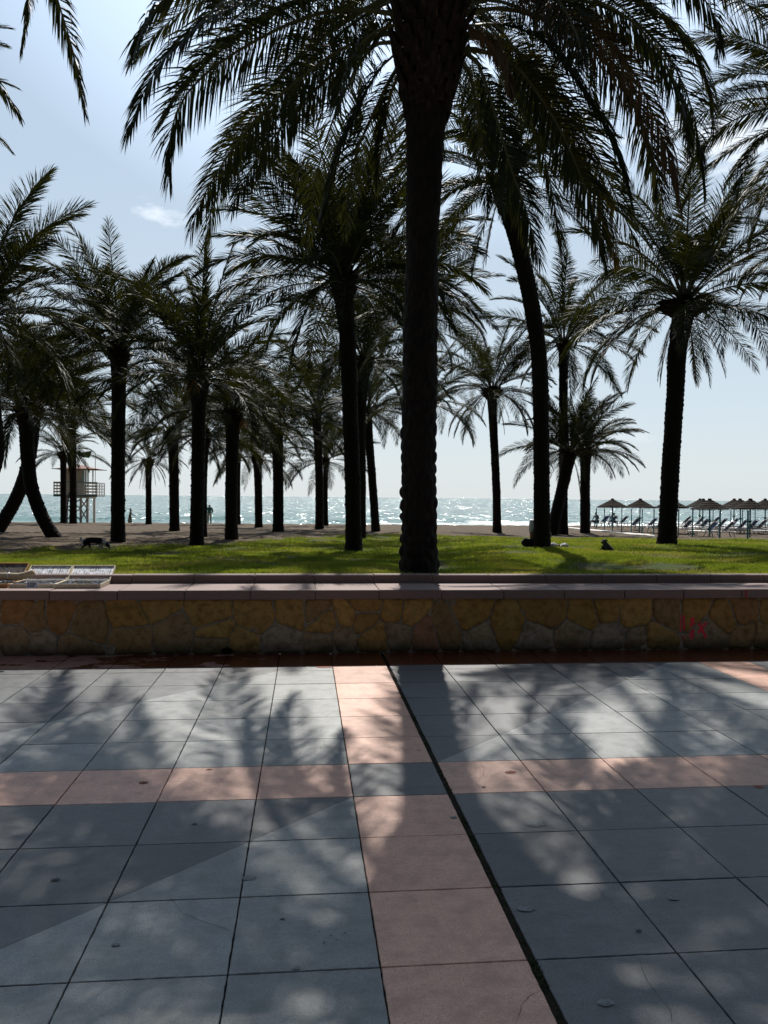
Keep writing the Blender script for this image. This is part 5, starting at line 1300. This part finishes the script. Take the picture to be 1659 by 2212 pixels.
JM = [M['silver'], M['gem_dark'], M['gem_brown'], M['gold']]
def case(xa, xb, lab, wood, padm, seed, lidtop=1225.5, sparse=False):
    """xa..xb: front edge pixels"""
    g = random.Random(seed)
    A = at_z(xa, 1270.8, ZT); Bq = at_z(xb, 1271, ZT); y0 = WY+SF+.015; W = Bq.x-A.x-.006; x0 = A.x+.003; D_ = .38
    y0 = max(y0, A.y-.0)
    root = empty('display_case', (x0, y0, zs), label=lab, cat='display case', group='open cases of rings for sale')
    H = .040; tk = .009
    mb = MB(); mb.box((W/2, tk/2, H/2), (W, tk, H)); mb.box((W/2, D_-tk/2, H/2), (W, tk, H)); mb.box((tk/2, D_/2, H/2-.001), (tk, D_-2*tk, H)); mb.box((W-tk/2, D_/2, H/2-.001), (tk, D_-2*tk, H)); mb.box((W/2, D_/2, .004), (W-2*tk, D_-2*tk, .007))
    mb.build('tray', M[wood], root, bevel=.0015)
    MB().box((W/2, D_/2, .018), (W-2*tk-.002, D_-2*tk-.002, .02)).build('tray_lining', M[padm], root)
    jb = MB(); o0 = Vector((tk+.01, tk+.01, .030)); ux, uy, uz = Vector((1, 0, 0)), Vector((0, 1, 0)), Vector((0, 0, 1))
    jewels(jb, o0, ux, uy, uz, W-2*tk-.02, D_-2*tk-.02, 24, 16, g, .9, 1.25); tag(jb.build('rings', JM, root), kind='stuff')
    # lid leaning back over the kerb
    hy, hz = D_+.012, .012; ty = SB+.20-(y0-WY); yt = at_y((xa+xb)/2, lidtop, y0+ty+.0).z-zs
    d = Vector((0, ty-hy, yt-hz)); Ll = d.length; d.normalize(); n_ = Vector((1, 0, 0)).cross(d)
    sh = .0
    lid = MB(); rot = Matrix((Vector((1, 0, 0)), d, n_)).transposed()
    o1 = Vector((0, hy, hz))
    def lb(c, sz, m_, mi=0): m_.box(o1+Vector((1, 0, 0))*c[0]+d*c[1]+n_*c[2], sz, mi, rot)
    for c_, sz in (((W/2, tk/2, .014), (W, tk, .03)), ((W/2, Ll-tk/2, .014), (W, tk, .03)), ((tk/2, Ll/2, .0135), (tk, Ll-2*tk, .03)), ((W-tk/2, Ll/2, .0135), (tk, Ll-2*tk, .03)), ((W/2, Ll/2, -.002), (W, Ll, .006))): lb(c_, sz, lid)
    lid.build('lid', M[wood], root, bevel=.0015)
    ln = MB(); lb((W/2, Ll/2, .008), (W-2*tk-.002, Ll-2*tk-.002, .012), ln); ln.build('lid_lining', M['white_pad' if padm == 'grey_pad2' or not sparse else 'grey_pad'], root)
    jb = MB(); jewels(jb, o1+Vector((1, 0, 0))*(tk+.012)+d*(tk+.02)+n_*.014, Vector((1, 0, 0)), d, n_, W-2*tk-.024, Ll-2*tk-.03, 15, 8, g, .9, .95); tag(jb.build('ring_rows', JM, root), kind='stuff')
    return root, x0, y0, W
case(117.5, 216.5, 'open pale wooden case of rings at the right end of the display', 'tray_wood', 'grey_pad', 1)
rc = case(18.5, 116.5, 'open pale wooden case of rings behind the small price sign', 'tray_wood', 'grey_pad', 2)
case(-82, 15.5, 'open orange wood case of rings at the left edge, lined in dark grey', 'orange_wood', 'grey_pad', 3, 1220, True)
# bracelet roll
P0 = at_z(-30, 1262, ZT+.09); xx = at_z(75, 1250, ZT+.10)
yc = WY+.34
a_ = at_y(-60, 1243, yc); b_ = at_y(40, 1246, yc); c_ = at_y(52, 1243, yc); d_ = at_y(72, 1237, yc+.01)
mb = MB(); mb.tube([a_, b_, c_, d_, d_+Vector((.012, 0, .003))], [.036, .038, .034, .034, .018], 16)
tag(mb.build('bracelet_roll', M['beige_velvet'], smooth=True), 'beige padded bracelet roll lying across the ring cases at the left edge', 'display roll')
bro = bpy.data.objects['bracelet_roll']
mb2 = MB()
for q in (.15, .5, .8):
    c = a_.lerp(b_, q); mb2.tube([c+Vector((math.sin(t_)*.0, math.cos(t_)*.041, math.sin(t_)*.041)) for t_ in [i*math.pi/8 for i in range(17)]], .004, 6)
mb2.build('bracelet', M['silver'], bro)
# price sign
ca, cb = at_y(55.5, 1269.5, WY+SF-.004), at_y(80.5, 1270, WY+SF-.004); top_ = at_y(57, 1254.5, WY+SF+.01)
Wd = cb.x-ca.x; Hs = top_.z-ca.z
root = empty('price_sign', (ca.x, WY+SF+.006, ca.z), label='small white price card reading 1X5 2X9 euro, leaning on the ring case', cat='sign')
root.rotation_euler.x = R(-9)
MB().box((Wd/2, 0, Hs/2), (Wd, .003, Hs)).build('card', M['paper'], root)
def text(s_, x, z, h, mat, parent, wid=None, bold=.03):
    cu = bpy.data.curves.new('t', 'FONT'); cu.body = s_; cu.size = 1; cu.offset = bold; cu.extrude = .001; o = bpy.data.objects.new('t', cu); col.objects.link(o)
    bpy.context.view_layer.update(); me = bpy.data.meshes.new_from_object(o.evaluated_get(bpy.context.evaluated_depsgraph_get())); bpy.data.objects.remove(o)
    vs_ = [v.co.copy() for v in me.vertices]; mx, Mx, mz, Mz = min(v.x for v in vs_), max(v.x for v in vs_), min(v.y for v in vs_), max(v.y for v in vs_)
    k = h/(Mz-mz); kx = (wid/(Mx-mx)) if wid else k
    for v in me.vertices: v.co = Vector(((v.co.x-mx)*kx+x, -.0022-(v.co.z)*.3, (v.co.y-mz)*k+z))
    me.materials.clear(); me.materials.append(M[mat]); return link('lettering', me, parent)
text('1X5', Wd*.12, Hs*.40, Hs*.27, 'ink', root, Wd*.74, .05)
text('2X9', Wd*.08, Hs*.06, Hs*.27, 'ink', root, Wd*.66, .05)
text('€', Wd*.80, Hs*.08, Hs*.2, 'ink', root, Wd*.15, .02)
MB().box((Wd*.5, -.002, Hs*.92), (Wd*.2, .001, Hs*.03)).box((Wd*.5, -.002, Hs*.80), (Wd*.2, .001, Hs*.03)).build('pen_marks', M['ink'], root)
make_grass([(o.location.x, o.location.y, .24) for o in bpy.data.objects if o.parent is None and o.name.startswith('palm_tree')])
print('tris', sum(len(o.data.polygons) for o in bpy.data.objects if o.type == 'MESH'))
